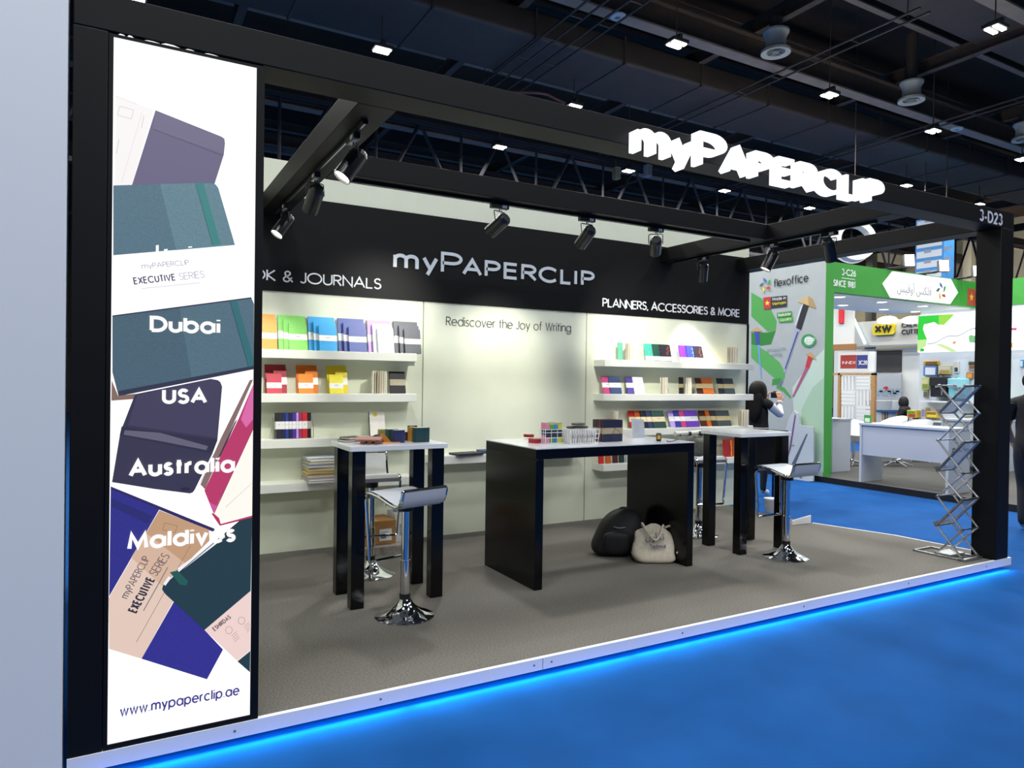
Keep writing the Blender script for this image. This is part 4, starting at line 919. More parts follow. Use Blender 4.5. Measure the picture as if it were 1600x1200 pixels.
gp('green_wash', [('bccfc0', [(1238, 606), (1262, 572), (1288, 545), (1286.5, 738), (1272, 735), (1270, 668), (1250, 664), (1240, 640)]), ('a4c2a8', [(1252, 640), (1270, 605), (1287.5, 590), (1286, 738), (1272, 735), (1270, 668), (1252, 664)])])
gp('ribbon', [('4c9a4c', z5((70, 385), (150, 430), (220, 510), (268, 610), (262, 680), (200, 692), (70, 572))),
    ('2f7d36', z5((70, 700), (200, 697), (262, 682), (225, 790), (150, 800), (70, 792))),
    ('55a356', z5((70, 790), (120, 800), (200, 855), (290, 930), (335, 1010), (330, 1060), (290, 1090), (190, 1000), (70, 895))),
    ('3d8c42', z5((235, 1062), (305, 1052), (290, 1100), (232, 1110))), ('4c9a4c', z5((270, 1100), (330, 1130), (380, 1195), (378, 1215), (320, 1160), (265, 1130)))])
gp('black_pen', [('23262c', z5((480, 455), (525, 475), (460, 680), (420, 662))), ('c9ced4', z5((455, 500), (478, 470), (420, 640), (408, 645))),
    ('9aa2c0', z5((420, 662), (450, 678), (335, 1015), (320, 1000))), ('3a4064', z5((430, 690), (440, 694), (340, 985), (333, 980))), ('70758c', z5((300, 1065), (322, 1075), (300, 1120), (284, 1108)))])
gp('blue_pen', [('3c48a4', z5((95, 690), (132, 690), (134, 790), (108, 792))), ('6d9ad0', z5((118, 795), (136, 795), (152, 1060), (148, 1062)))])
gp('red_pen', [('c0323e', z5((515, 880), (550, 895), (522, 980), (492, 968))), ('a8587c', z5((495, 968), (518, 980), (402, 1200), (390, 1200)))])
def hat(name, a, c, d, e): gp(name, [('b89c6a', [a, c, d]), ('94794c', [a, d, e])])
gp('straw_hat', [('c2a878', z5((515, 412), (430, 455), (470, 470), (575, 510))), ('a98c58', z5((515, 412), (545, 430), (578, 512), (520, 490)))])
gp('straw_hat', [('b79a68', z5((118, 655), (60, 692), (160, 690)))]); gp('straw_hat', [('b79a68', z5((540, 850), (498, 868), (582, 915)))])
gp('flag_label', [('2a2c2e', z5((225, 420), (352, 408), (350, 495), (225, 510))), ('b0343a', z5((165, 425), (222, 418), (226, 512), (170, 518)))])
sc = (1160+197/5, 380+468/5); star = []
for k in range(10):
    rr = 4.4 if k % 2 == 0 else 1.8; star.append((sc[0]+rr*math.sin(k*PI/5), sc[1]-rr*1.05*math.cos(k*PI/5)))
gp('star', [('e8c83a', star)])
gp('quality_label', [('2e8a40', z5((272, 545), (388, 530), (388, 570), (275, 585))), ('3fa047', z5((285, 590), (398, 572), (398, 612), (288, 620)))])
gp('green_emblem', [('3e8e54', [(1160+(520+58*math.cos(t))/5, 380+(762+52*math.sin(t))/5) for t in [k*PI/10 for k in range(20)]]), ('c8d6cc', [(1160+(522+36*math.cos(t))/5, 380+(762+34*math.sin(t))/5) for t in [k*PI/8 for k in range(16)]])])
def gtxt(name, txt, a, c, h, col, t=.13, gap=.05):
    A = atX(*a, NX-.0004*lay2[0]-.0008); B = atX(*c, NX-.0004*lay2[0]-.0008); d = B-A; d.x = 0
    b = MB(); letter(b, txt, A, d, Vector((0, d.z, -d.y)) if d.y < 0 else Vector((0, -d.z, d.y)), h, t, .002, gap, d.length); return b.build(name, C(col), art, smooth=0)
gtxt('logo_text', 'flexoffice', (1209, 449), (1263, 440), .135, '1d2024', .12, .05)
gtxt('label_text', 'Made in', (1206.5, 470), (1228, 468), .055, 'd8dade', .14); gtxt('label_text', 'Vietnam', (1206.5, 477.5), (1228, 475), .055, 'd8c43a', .16)
gtxt('label_text', 'Reliable', (1216, 495), (1236, 492.5), .05, 'e6e8c8', .15); gtxt('label_text', 'Quality', (1219, 502.5), (1237, 500), .05, 'cfe0a0', .15)
gtxt('label_text', 'Eco', (1258, 535), (1273, 533), .07, 'e6ece6', .18)
gtxt('label_text', 'Smooth', (1197, 549), (1227, 546), .05, '9aa4b8', .14); gtxt('label_text', 'writing', (1204, 556), (1221, 554), .05, '9aa4b8', .14)
petc = ('3d62b0', '3c9a44', 'c8343a', 'd6c83c', '4a5a70')
def petals(P, ux, uy, R, par, flat):
    for k, col in enumerate(petc):
        a0 = math.radians(60-72*k); pts = []
        for j in range(9):
            t = j/8; pts.append((a0+t*.9, R*(.38+.62*t), 0))
        o = [(r*math.cos(a), r*math.sin(a)) for a, r, _ in pts]; i2 = [(r*.80*math.cos(a+.5*math.sin(PI*q/8)), r*.80*math.sin(a+.5*math.sin(PI*q/8))) for q, (a, r, _) in enumerate(pts)][::-1]
        b = MB(); b.prism([P+ux*x+uy*y for x, y in o+i2[1:-1]], ux.cross(uy)*.002); b.build('logo_petal', (E(col, .9) if flat else C(col)), par, smooth=0)
petals(atX(1196, 445, NX-.02), Vector((0, -1, 0)), Vector((0, 0, 1)), .135, art, False)
# standee in front of the wall
sd = thing('cutout_standee', 'grey cut-out board with printed pens leaning on the flexoffice wall', 'standee', (NX-.12, 7.7, 0))
Sx = NX-.12
outl = [(1222, 752), (1222, 690), (1232, 655), (1240, 641), (1246, 646), (1250, 664), (1271, 667), (1270.5, 752)]
b = MB(); b.prism([atX(a, c, Sx) for a, c in outl], (.03, 0, 0)); b.build('board', C('b9c2c6', .6), sd, smooth=0)
for col, pts in (('7d4a78', [(1231, 715), (1233, 700), (1242, 646), (1243.5, 650), (1236, 700)]), ('565e72', [(1234, 737), (1237, 725), (1260, 678), (1262, 678), (1241, 730)]), ('79a082', [(1236, 698), (1243, 696), (1238, 694)])):
    b = MB(); b.prism([atX(a, c, Sx-.002) for a, c in pts], (.0015, 0, 0)); b.build('printed_pen', C(col), sd, smooth=0)
# header over the entrance, canopy ceiling, downlights
hd = thing('neighbour_canopy', 'green header and white canopy of the flexoffice stand', 'canopy', (12, 8.3, 3.07))
MB().box(NX+.201, 14.3, NY-.005, NY+.1, 3.075, 3.56).build('green_header', M_green, hd)
MB().box(NX+.1, 14.3, NY+.1, 9.05, 3.07, 3.16).build('canopy_soffit', C('f4f6f6', .85), hd)
hexa = [(1380, 443), (1395, 424), (1486, 436), (1497, 457), (1485, 475), (1392, 465)]
b = MB(); b.prism([atY(a, c, NY-.02) for a, c in hexa], (0, .014, 0)); b.build('lit_panel', E('ffffff', 1.25), hd, smooth=0)
P = atY(1471, 455, NY-.026)
petals(P, Vector((1, 0, 0)), Vector((0, 0, 1)), .17, hd, True)
b = MB(); A = atY(1402, 460, NY-.022); B2 = atY(1455, 465, NY-.022)
font_mesh(b, '\ufeb2\ufef4\ufed3\ufeed\ufe83 \ufeb2\ufedc\ufee0\ufed3', Vector((A.x, NY-.0215, A.z)), (1, 0, 0), (0, 0, 1), .24, .002, B2.x-A.x); b.build('arabic_text', C('8a8f96'), hd, smooth=0)
def ht(txt, a, c, h, t, gap=.06):
    A, B = atY(*a, NY-.0065), atY(*c, NY-.0065)
    b = MB(); letter(b, txt, (A.x, NY-.0065, A.z), (1, 0, 0), (0, 0, 1), h, t, .003, gap, B.x-A.x); b.build('stand_number', C('eef2ee'), hd, smooth=0)
ht('3-C26', (1315, 430), (1337, 433), .11, .16, .05); ht('SINCE 1981', (1302, 447), (1336, 451), .11, .16, .05)
b = MB(); A, B = atY(1315, 434, NY-.007), atY(1336, 437, NY-.007); b.box(A.x, B.x, NY-.008, NY-.0055, A.z-.008, A.z+.004); b.build('stand_number', C('eef2ee'), hd)
A = atY(1515, 464, NY-.007)
b = MB(); b.box(A.x-.07, A.x+.2, NY-.009, NY-.0055, A.z-.16, A.z+.16); b.m = 1; b.box(A.x+.2, A.x+.5, NY-.009, NY-.0055, A.z-.1, A.z+.1); b.m = 2
b.prism([(A.x+.065+(.075 if k % 2 == 0 else .03)*math.sin(k*PI/5), NY-.0095, A.z+(.085 if k % 2 == 0 else .035)*math.cos(k*PI/5)) for k in range(10)], (0, .0005, 0)); b.build('flag_label', [C('b8423a'), C('2a2c2e'), C('e6c63c')], hd, smooth=0)
for px, py in ((1312, 464), (1317, 477), (1378, 472), (1381, 483.5), (1442, 478.5), (1440, 488)):
    p = atZ(px, py, 3.0695)
    p.x = min(14.1, p.x); p.y = min(8.95, max(NY+.2, p.y))
    t = thing('downlight', 'round recessed downlight in the white canopy of the green stand', 'downlight', (p.x, p.y, 3.066), 0, 'canopy downlights')
    b = MB(); b.lathe([(.11, 0), (.11, .003), (.085, .003)], 20); b.build('trim_ring', M_white, t, local=True)
    b = MB(); b.lathe([(.085, -.0005), (.085, .002), (.001, .002)], 20); b.build('lens', E('ffffff', 5), t, local=True)
area('canopy_glow', (11.6, 8.3, 3.05), 3.0, 40, sy=1.2)
area('stand_glow', (12.3, 5.5, 4.2), 3.5, 26, sy=3)
for i, (px, py) in enumerate(((1392, 424), (1446, 431), (1499, 437))):
    A = atY(px, py, NY-.02); x, z = A.x, 3.5615
    t = thing('arm_floodlight', ('first', 'second', 'third')[i]+' lit floodlight from the corner on top of the green header', 'floodlight', (x, NY+.05, z), 0, 'header floodlights')
    b = MB(); b.box(x-.06, x+.06, NY, NY+.09, z, z+.03); b.tube([(x-.03, NY+.03, z+.02), (x-.04, NY-.18, z+.02), (x, NY-.3, z+.04)], .015, 6, smooth=.05); b.tube([(x+.05, NY+.03, z+.02), (x+.06, NY-.18, z+.02), (x, NY-.3, z+.04)], .012, 6, smooth=.05); b.build('arm', C('1a1a1c'), t)
    M = aimM((x+.05, NY-.30, z+.12), (-.55, -.8, .12))
    b = MB(); b.T = M; b.box(-.08, .08, -.10, .10, -.03, .05); b.build('lamp_head', C('5a5c60'), t)
    b = MB(); b.T = M; b.box(-.075, .075, -.095, .095, -.036, -.0305); b.build('lens', E('fffdf4', 6), t)
# product wall
PX = 14.3
pwb = thing('wall_product', None, None, (PX, 6, .088), kind='structure')
yl = atX(1437, 560, PX).y
b = MB(); b.box(PX, PX+.1, 2.5, yl, .088, 3.075); b.build('wall_panel', C('d9e2ea', .5), pwb)
b = MB(); b.box(PX-.02, PX+.1, 2.5, NY-.006, 3.075, 3.56); b.build('green_header', M_green, pwb)
ls = thing('lit_signboard', 'bright green and white lit signboard above the product wall', 'signboard', (PX-.1, 6.5, 2.1))
zt_, zb_ = atX(1435, 493, PX-.06).z, atX(1433, 550.5, PX-.06).z; yl2 = atX(1434, 550, PX-.06).y
MB().box(PX-.06, PX-.001, 2.6, yl2, zb_, min(zt_, 3.07)).build('case', E('fffffa', 1.9), ls)
def sgn(col, pts, k, name='print'):
    b = MB(); b.prism([atX(a, c, PX-.0605-.0005*k) for a, c in pts], (.0004, 0, 0)); b.build(name, E(col, 1.0), ls, smooth=0)
def z8(*p): return [(1420+a/8.572, 480+c/8.572) for a, c in p]
sgn('2fd63a', z8((125, 118), (520, 95), (470, 170), (400, 240), (340, 200), (260, 220), (205, 230), (190, 290), (215, 360), (245, 430), (180, 450), (118, 440)), 1)
sgn('9be34a', z8((400, 100), (610, 92), (560, 150), (470, 240), (400, 235)), 2); sgn('c9f0a0', z8((118, 440), (245, 430), (230, 520), (112, 600)), 3); sgn('39b53a', z8((140, 590), (170, 550), (210, 560), (200, 595)), 4)
sgn('d2efa2', z8((340, 490), (440, 490), (560, 540), (650, 590), (560, 595)), 5); sgn('f2e24a', z8((880, 560), (905, 470), (945, 410), (945, 580)), 6); sgn('7fc888', z8((800, 390), (830, 370), (925, 395), (900, 480), (810, 470)), 7); sgn('e8956a', z8((585, 460), (640, 455), (620, 490), (590, 495)), 8)
sgn('d84a8c', z8((1320, 280), (1450, 275), (1440, 310), (1320, 305)), 9); sgn('f6c04a', z8((1340, 480), (1390, 475), (1395, 540), (1345, 540)), 10)
b = MB(); A = atX(1450, 537, PX-.062); 
for k in range(26):
    px = 1450+k*3.1; py = 537-k*.95+2*math.sin(k*.5); p = atX(px, py, PX-.0615); b.box(p.x, p.x+.0006, p.y-.02, p.y+.02, p.z-.018, p.z+.018)
b.build('print', E('d4d6e4', 1.0), ls, smooth=0)
def item(name, label, cat, px0, px1, py0, py1, cols, d=.06, group='goods hanging on the product wall', rows=2):
    A, B = atX(px0, py1, PX-.001), atX(px1, py0, PX-.001)
    t = thing(name, label, cat, (PX-d/2-.002, (A.y+B.y)/2, A.z), 0, group)
    h = B.z-A.z; w = A.y-B.y
    b = MB(); b.box(-d/2, d/2, -w/2, w/2, 0, h); b.build('pack', C(cols[0], .4), t, local=True, bevel=.01)
    if len(cols) > 1:
        b = MB()
        for k, c in enumerate(cols[1:]):
            b.m = k; z0 = h*(.1+.8*k/len(cols[1:])); b.box(-d/2-.002, -d/2-.0003, -w*.42+.05*w*(k % 2), w*.42-.08*w*((k+1) % 2), z0, z0+h*.72/len(cols[1:]))
        b.build('printed_face', [C(c) for c in cols[1:]], t, local=True)
    return t
item('card_pack', 'yellow card pack at the top of the product wall', 'pack', 1445, 1469, 564, 570.5, ('d9a92c', '7a5a2a'))
item('board_pack', 'white and blue board pack below the yellow card pack', 'pack', 1445, 1466, 571.5, 587, ('5f86c0', 'e6eef4'))
item('blister_pack', 'pale yellow blister pack right of the white and blue board pack', 'pack', 1468, 1488, 571, 585, ('d9cfa0', 'c9a94a', 'e6e2d0'))
item('blister_pack', 'narrow white blister pack with black clip', 'pack', 1493, 1500, 564, 583, ('dfe0dc', '3a3a3a', 'd8d0c0'))
item('blister_pack', 'pack with orange and black print near the corner post', 'pack', 1515, 1529, 563.5, 578, ('b9bcae', '8a5a3a', '3c4a3c'))
item('card_pack', 'orange brown card pack below the black and orange pack', 'pack', 1512, 1522, 582, 591.5, ('b46a2c', 'd89a4a'))
item('blister_pack', 'yellow green blister pack beside the black schoolbag', 'pack', 1442, 1454, 590, 609, ('c4cc7c', '8a9a4a', 'd9d9a0'))
item('blister_pack', 'small olive blister pack below the yellow green one', 'pack', 1445, 1452, 610, 621, ('a8a68a', '6a6a50'))
item('blister_pack', 'green blister pack seen right of the corner post', 'pack', 1574, 1580, 563, 580, ('8fb88a', '3c8a3c'))
item('blister_pack', 'blue white pack seen right of the corner post', 'pack', 1573, 1576, 586, 600, ('6a7ab8', 'e6e6ee'))
item('blister_pack', 'bright blue pack at the right end of the product wall', 'pack', 1596, 1601, 562, 574, ('3c8ac4', 'c4d8e6'))
for nm, col, c2, a, c, e, f in (('black', '1d1d20', '2c2c30', 1453.5, 1479.8, 588.5, 620), ('light blue', '7cc4d4', '9ad6e2', 1481.6, 1508, 591, 622)):
    A, B = atX(a, f, PX-.2), atX(c, e, PX-.2); w = A.y-B.y; h = B.z-A.z
    t = thing('schoolbag', '%s schoolbag with flap hanging on the product wall' % nm, 'schoolbag', (PX-.125, (A.y+B.y)/2, A.z), 0)
    b = MB(); b.rbox(-.11, .11, -w/2, w/2, 0, h*.96, .05); b.build('body', C(col, .5), t, local=True, bevel=.02)
    b = MB(); b.rbox(-.135, .1, -w/2-.008, w/2+.008, h*.52, h, .05); b.build('flap', C(c2, .45), t, local=True, bevel=.02)
    b = MB(); b.box(-.145, -.13, -.03, .03, h*.46, h*.56); b.box(-.12, -.105, -w*.3, -w*.24, h*.1, h*.5); b.build('buckle', C('8a8c90', .3), t, local=True)
    b = MB(); b.tube([(0, -.06, h), (-.02, 0, h+.06), (0, .06, h)], .012, 6, smooth=.05); b.build('top_handle', C(col), t, local=True)
for i, (a, c, py) in enumerate(((1437, 1531, 625.5), (1420, 1531, 655))):
    A, B = atX(a, py, PX-.25), atX(c, py, PX-.25)
    t = thing('product_shelf', ('upper', 'lower')[i]+' white shelf board under the schoolbags on the product wall', 'shelf', (PX-.13, (A.y+B.y)/2, A.z))
    MB().box(PX-.25, PX-.001, B.y, min(A.y, yl), A.z-.03, A.z).build('board', M_white, t)
for i, (a, c, e, f, cols, lab) in enumerate(((1424, 1439, 641, 652, ('d9b83c', 'c4402c', '5fa03c'), 'heap of yellow and red snack packs'), (1446, 1453, 637, 652, ('cfc8bc', '8a86a8'), 'grey mauve pack'), (1454, 1472, 643, 652, ('d8b62c', 'e0c84a', '8a6a2a'), 'long yellow pack'), (1514, 1528, 651, 659, ('8a7a3c', '3c5a3c'), 'olive pack'))):
    item('shelf_pack', lab+' on the lower shelf of the product wall', 'pack', a, c, e, f, cols, .16, 'packs on the lower product shelf')
item('display_crate', 'green crate of red and blue goods right of the corner post', 'crate', 1571, 1600, 624, 658, ('3c8a3c', '2a2f5a', 'b0303a'), .4, None)
# white tables of the neighbouring stand
M_ntab = mat('table_grey_white', 'b9c0cb', .4)
def desk(label, x0, x1, y0, y1, zt, logo=False):
    t = thing('panel_table', label, 'table', ((x0+x1)/2, (y0+y1)/2, .089), 0, 'white panel tables')
    MB().box(x0-.01, x1, y0-.01, y1+.01, zt-.03, zt).build('table_top', M_ntab, t)
    for y in (y0, y1-.035): MB().box(x0, x1-.02, y, y+.035, .089, zt-.0305).build('panel_leg', M_ntab, t)
    MB().box(x0+.015, x0+.035, y0+.036, y1-.036, .089+.42, zt-.0305).build('modesty_panel', M_ntab, t)
    if logo:
        b = MB(); letter(b, 'flexoffice', (x0+.19, y0-.001, zt-.33), (1, 0, 0), (0, 0, 1), .06, .13, .003, .05, .30)
        for k in range(5):
            a = k*2*PI/5; b.box(x0+.12+.03*math.cos(a)-.012, x0+.12+.03*math.cos(a)+.012, y0-.003, y0-.0008, zt-.305+.03*math.sin(a)-.012, zt-.305+.03*math.sin(a)+.012)
        b.build('logo_print', C('3a3e46'), t)
    return t
zt1 = atX(1345, 661, 9.93).z
desk('white panel table with flexoffice print at the aisle edge behind the brochure stand', 9.95, 10.5, 5.47, 6.80, zt1, True)
p0 = atZ(1300, 738, .089); desk('white panel table partly hidden behind the green pillar', p0.x, p0.x+.5, p0.y, p0.y+1.1, zt1)
p0 = atZ(1459, 738, .089); desk('white panel table deeper inside the green stand', p0.x+.55, p0.x+1.6, p0.y-.5, p0.y+.2, zt1)
t = thing('leaflet', 'pale blue leaflet lying on the table behind the green pillar', 'leaflet', (10.66, 7.78, zt1+.001), .3)
b = MB(); b.box(-.14, .14, -.1, .1, 0, .006); b.m = 1; b.box(-.1, .06, -.07, .05, .006, .0065); b.build('sheet', [C('c8dbe8'), C('8fb4d0')], t, local=True)
t = thing('menu_holder', 'green framed standing card on the white table', 'sign holder', (10.08, atX(1356, 650, 10.08).y, zt1+.001), 0)
h = .12
b = MB(); b.box(-.01, .01, -.055, .055, 0, h); b.build('frame', C('3c9a44'), t, local=True); b = MB(); b.box(-.012, -.0102, -.04, .04, .015, h*.62); b.build('card', C('cfd8cc'), t, local=True)
tq = t
# swivel chairs
def chair(label, px, py, rz, proto=[]):
    p = atZ(px, py, .089)
    t = thing('swivel_chair', label, 'chair', (p.x, p.y, .089), rz, 'white swivel chairs')
    if proto:
        for ch in list(proto[0].children):
            c = ch.copy(); COL.objects.link(c); c.parent = t
        return t
    proto.append(t)
    b = MB()
    for k in range(5):
        a = k*2*PI/5; b.tube([(0, 0, .09), (.14*math.cos(a), .14*math.sin(a), .07), (.31*math.cos(a), .31*math.sin(a), .012)], [.03, .022, .012], 6)
    b.lathe([(.045, .04), (.045, .1), (.03, .12)], 14); b.build('star_base', M_chrome, t, local=True)
    b = MB(); b.lathe([(.025, .1), (.025, .42), (.08, .44)], 14); b.build('gas_column', M_chrome, t, local=True)
    b = MB(); n = 24; vs = []; fs = []
    for i, (r, z) in enumerate(((.0, .44), (.18, .445), (.25, .50), (.28, .60), (.30, .72))):
        for k in range(n):
            a = 2*PI*k/n; front = max(0, math.sin(a)); zz_ = z-(.16*front if i == 4 else .05*front if i == 3 else 0)+(.12*max(0, -math.sin(a)) if i == 4 else 0)
            vs.append((r*math.cos(a), r*.95*math.sin(a), zz_))
    for i in range(4):
        for k in range(n): fs.append((i*n+k, i*n+(k+1) % n, (i+1)*n+(k+1) % n, (i+1)*n+k))
    b.add(vs, fs); o = b.build('shell', mat('chair_shell', 'e6e8ea', .4), t, local=True, smooth=60); s = o.modifiers.new('th', 'SOLIDIFY'); s.thickness = .02
    return t
chair('white swivel chair between the two panel tables of the green stand', 1333, 727, 2.4)
chair('white swivel chair under the modesty panel of the front table', 1398, 728, .6)
chair('white swivel chair further back behind the front table', 1430, 721, -.4)
chair('white swivel chair furthest back beneath the modesty panel', 1393, 712, 1.2)
# ---------------------------------------------------------------- stands further away
ex = 17.5
w = thing('wall_exhibit', None, None, (ex, 13, 0), kind='structure')
def quadX(col, px0, px1, py0, py1, x, name, par, emit=0, th=.06):
    A, B = atX(px0, py1, x), atX(px1, py0, x); b = MB(); b.box(x, x+th, B.y, A.y, max(.0, A.z), B.z)
    return b.build(name, E(col, emit) if emit else C(col, .6), par, smooth=0)
quadX('b9b8b0', 1333, 1446, 496, 541, ex+1.2, 'panel_header', w); quadX('7f93a6', 1336, 1446, 537.5, 543, ex+1.15, 'blue_ledge', w)
quadX('cfd2cd', 1301, 1440, 543, 700, ex+1.5, 'white_partition', w); quadX('3a3a38', 1366, 1408, 547, 581, ex+1.45, 'dark_screen', w)
quadX('d6d8d2', 1301, 1334, 457, 541, ex-2.4, 'side_partition', w); quadX('e2303a', 1310, 1317.5, 482, 505, ex-2.45, 'red_banner', w); quadX('9a6f45', 1301, 1336, 537, 548, ex-2.5, 'wood_lintel', w)
b = MB(); b.tube([atX(1334, 498, ex+1.1), atX(1352, 537, ex+1.1)], .04, 6); b.build('light_bar', E('cfeaff', 2), w)
xs_ = thing('lit_sign', 'yellow rounded XW sign on the grey header of a far stand', 'sign', (ex+1.1, 14, 3))
A, B = atX(1363, 524, ex+1.1), atX(1397, 505, ex+1.1)
b = MB(); b.rbox(ex+1.1, ex+1.19, B.y, A.y, A.z, B.z, .06, axis='x'); b.build('panel', C('d9c42c'), xs_, smooth=0)
b = MB(); letter(b, 'XW', atX(1367, 520, ex+1.09), (0, -1, 0), (0, 0, 1), .2, .24, .02, .05, (A.y-B.y)*.78); b.build('letters', C('1c1c1c'), xs_, smooth=0)
b = MB(); letter(b, 'CREATE', atX(1409, 512, ex+1.19), (0, -1, 0), (0, 0, 1), .14, .18, .02, .05, None, .8); letter(b, 'CUTTER', atX(1409, 523, ex+1.19), (0, -1, 0), (0, 0, 1), .14, .18, .02, .05, None, .8)
tag(b.build('sign_lettering', C('3a3a3a'), smooth=0), 'dark CREATE CUTTER lettering beside the yellow XW sign', 'lettering')
for px in (1386, 1425):
    p = atX(px, 500, ex+1.0); t = thing('sign_spotlight', 'bright lamp washing the grey header at the %s' % ('XW sign' if px == 1386 else 'CREATE lettering'), 'spotlight', (p.x, p.y, p.z), 0, 'header spotlights')
    b = MB(); b.tube([(0, 0, .14), (.05, 0, .06)], .02, 8); b.build('arm', C('2a2a2a'), t, local=True); b = MB(); b.blob((0, 0, 0), .06, .30, .11, 1, 16, 10); b.build('lamp_head', E('fffcf0', 3), t, local=True)
ix = 15.2
t = thing('lit_stand_sign', 'white box sign with red INNEX panel and blue 3C20 panel', 'sign', (ix, 11, 2))
quadX('f2f4f2', 1309, 1357, 549, 581, ix, 'sign_box', t, .85); quadX('e4e6e2', 1358, 1367, 549, 581, ix+.01, 'side_face', t)
quadX('b8443c', 1313, 1338, 554.5, 576, ix-.012, 'red_panel', t, .8, .01); quadX('3c4a9c', 1338.2, 1355.5, 554.5, 576, ix-.012, 'blue_panel', t, .8, .01)
b = MB(); A, B = atX(1316, 569, ix-.014), atX(1337, 569, ix-.014); letter(b, 'INNEX', A, (0, -1, 0), (0, 0, 1), .07, .14, .003, .06, A.y-B.y); A, B = atX(1341, 570, ix-.014), atX(1355, 570, ix-.014); letter(b, '3C20', A, (0, -1, 0), (0, 0, 1), .10, .16, .003, .05, A.y-B.y); b.build('letters', E('f4f0ee', .9), t, smooth=0)
t = thing('lattice_screen', 'wood framed white lattice screen under the INNEX sign', 'screen', (ix, 11, .1))
b = MB()
for a, c, e, f in ((1308, 1312.5, 583, 665), (1360, 1367, 583, 665), (1301, 1367, 583, 586)):
    A, B = atX(a, f, ix), atX(c, e, ix); b.box(ix, ix+.08, B.y, A.y, A.z, B.z)
b.build('wood_frame', M_wood, t, smooth=0)
b = MB()
for r, (e, f) in enumerate(((588, 610), (611, 634), (635, 658))):
    for c, (a, d) in enumerate(((1313.5, 1335), (1337, 1359))):
        for k in range(4):
            if (r+c) % 2 == 0: A, B = atX(a+(d-a)*k/4, f, ix), atX(a+(d-a)*(k+.6)/4, e, ix)
            else: A, B = atX(a, e+(f-e)*(k+.6)/4, ix), atX(d, e+(f-e)*k/4, ix)
            b.box(ix+.02, ix+.05, B.y, A.y, A.z, B.z)
b.build('white_slats', C('e4e4dc'), t, smooth=0)
t = thing('display_poster', 'grey poster with a small red bag on the far white partition', 'poster', (ex+1.3, 13, 1))
quadX('a9aeb2', 1367, 1408, 584, 642, ex+1.35, 'board', t)
b = MB(); b.prism([atX(a, c, ex+1.345) for a, c in ((1380, 605), (1386, 603.5), (1391.5, 611), (1388, 616.5), (1381, 612))], (.004, 0, 0)); b.build('printed_bag', C('b8242c'), t, smooth=0)
b = MB()
for k in range(9):
    p = atX(1370+k*4.3, 616-3*(k % 3), ex+1.344); b.box(p.x, p.x+.005, p.y-.09, p.y+.09, p.z-.05, p.z+.05)
b.build('printed_splash', C('8fa0ac'), t, smooth=0)
# tub chairs with wooden legs
for i, px in enumerate((1372, 1394)):
    p = atX(px, 640, ex-.15+i*.85); fl = 0
    t = thing('tub_chair', 'pale tub chair on slim wooden legs, %s under the grey poster' % ('left' if i == 0 else 'right'), 'chair', (p.x, p.y, 0), -1.2, 'tub chairs')
    b = MB(); zc = p.z
    b.lathe([(.15, zc-.06), (.3, zc), (.33, zc+.24), (.30, zc+.24), (.27, zc+.05), (.001, zc+.02)], 20); b.build('shell', C('c9ccc8'), t, local=True)
    for k in range(4):
        a = PI/4+k*PI/2; b = MB(); b.tube([(.18*math.cos(a), .18*math.sin(a), zc-.04), (.3*math.cos(a), .3*math.sin(a), 0)], .02, 6); b.build('leg', M_wood, t, local=True)
# hanging directory board, ring lamp, far hall details
t = thing('directory_board', 'tall blue and white hanging directory board beyond the green header', 'board', (21, 15, 4))
dx = 20.0
A, B = atX(1429, 487, dx), atX(1476, 336, dx)
b = MB(); b.box(dx, dx+.5, B.y, A.y, A.z, B.z); b.build('blue_case', C('3f86c4'), t, smooth=0)
b = MB(); n = 9; hh = (B.z-A.z)/n
for k in range(n): b.box(dx-.01, dx-.001, B.y+.06, A.y-.04, A.z+k*hh+.05, A.z+(k+1)*hh-.05)
b.build('name_strip', C('c4ccd6'), t, smooth=0)
b = MB()
for k in range(n):
    for j in range(2): b.box(dx-.012, dx-.0102, A.y-.25-.55*j-.2, A.y-.25-.55*j, A.z+k*hh+.18, A.z+k*hh+.27)
b.build('printed_names', C('8a8fa0'), t, smooth=0)
b = MB()
for y in (A.y-.1, B.y+.1): b.tube([(dx+.25, y, B.z), (dx+.25, y, 10.15)], .012, 5)
b.build('hanger_wire', M_steel, t)
t = thing('ring_lamp', 'large white ring lamp hanging above the green corner', 'lamp', (0, 0, 0))
c = atY(1334, 377, 10.2); t.location = c
b = MB(); R = .47; nn = 40; d = _f.copy(); d.z = -.12; M = aimM((0, 0, 0), d)
b.lathe([(R*.72, -.1), (R, -.1), (R, .12), (R*.72, .12), (R*.72, -.1)], 48, M); b.build('ring_band', C('b9babc', .4), t, local=True)
b = MB(); b.lathe([(R*.99, -.14), (R*1.02, -.14), (R*1.02, -.1), (R*.99, -.1), (R*.99, -.14)], 48, M); b.build('lit_edge', E('f2f4ff', .8), t, local=True)
b = MB(); b.tube([(0, 0, R), (0, 0, 10.15-c.z)], .008, 5); b.build('suspension_wire', M_steel, t, local=True)
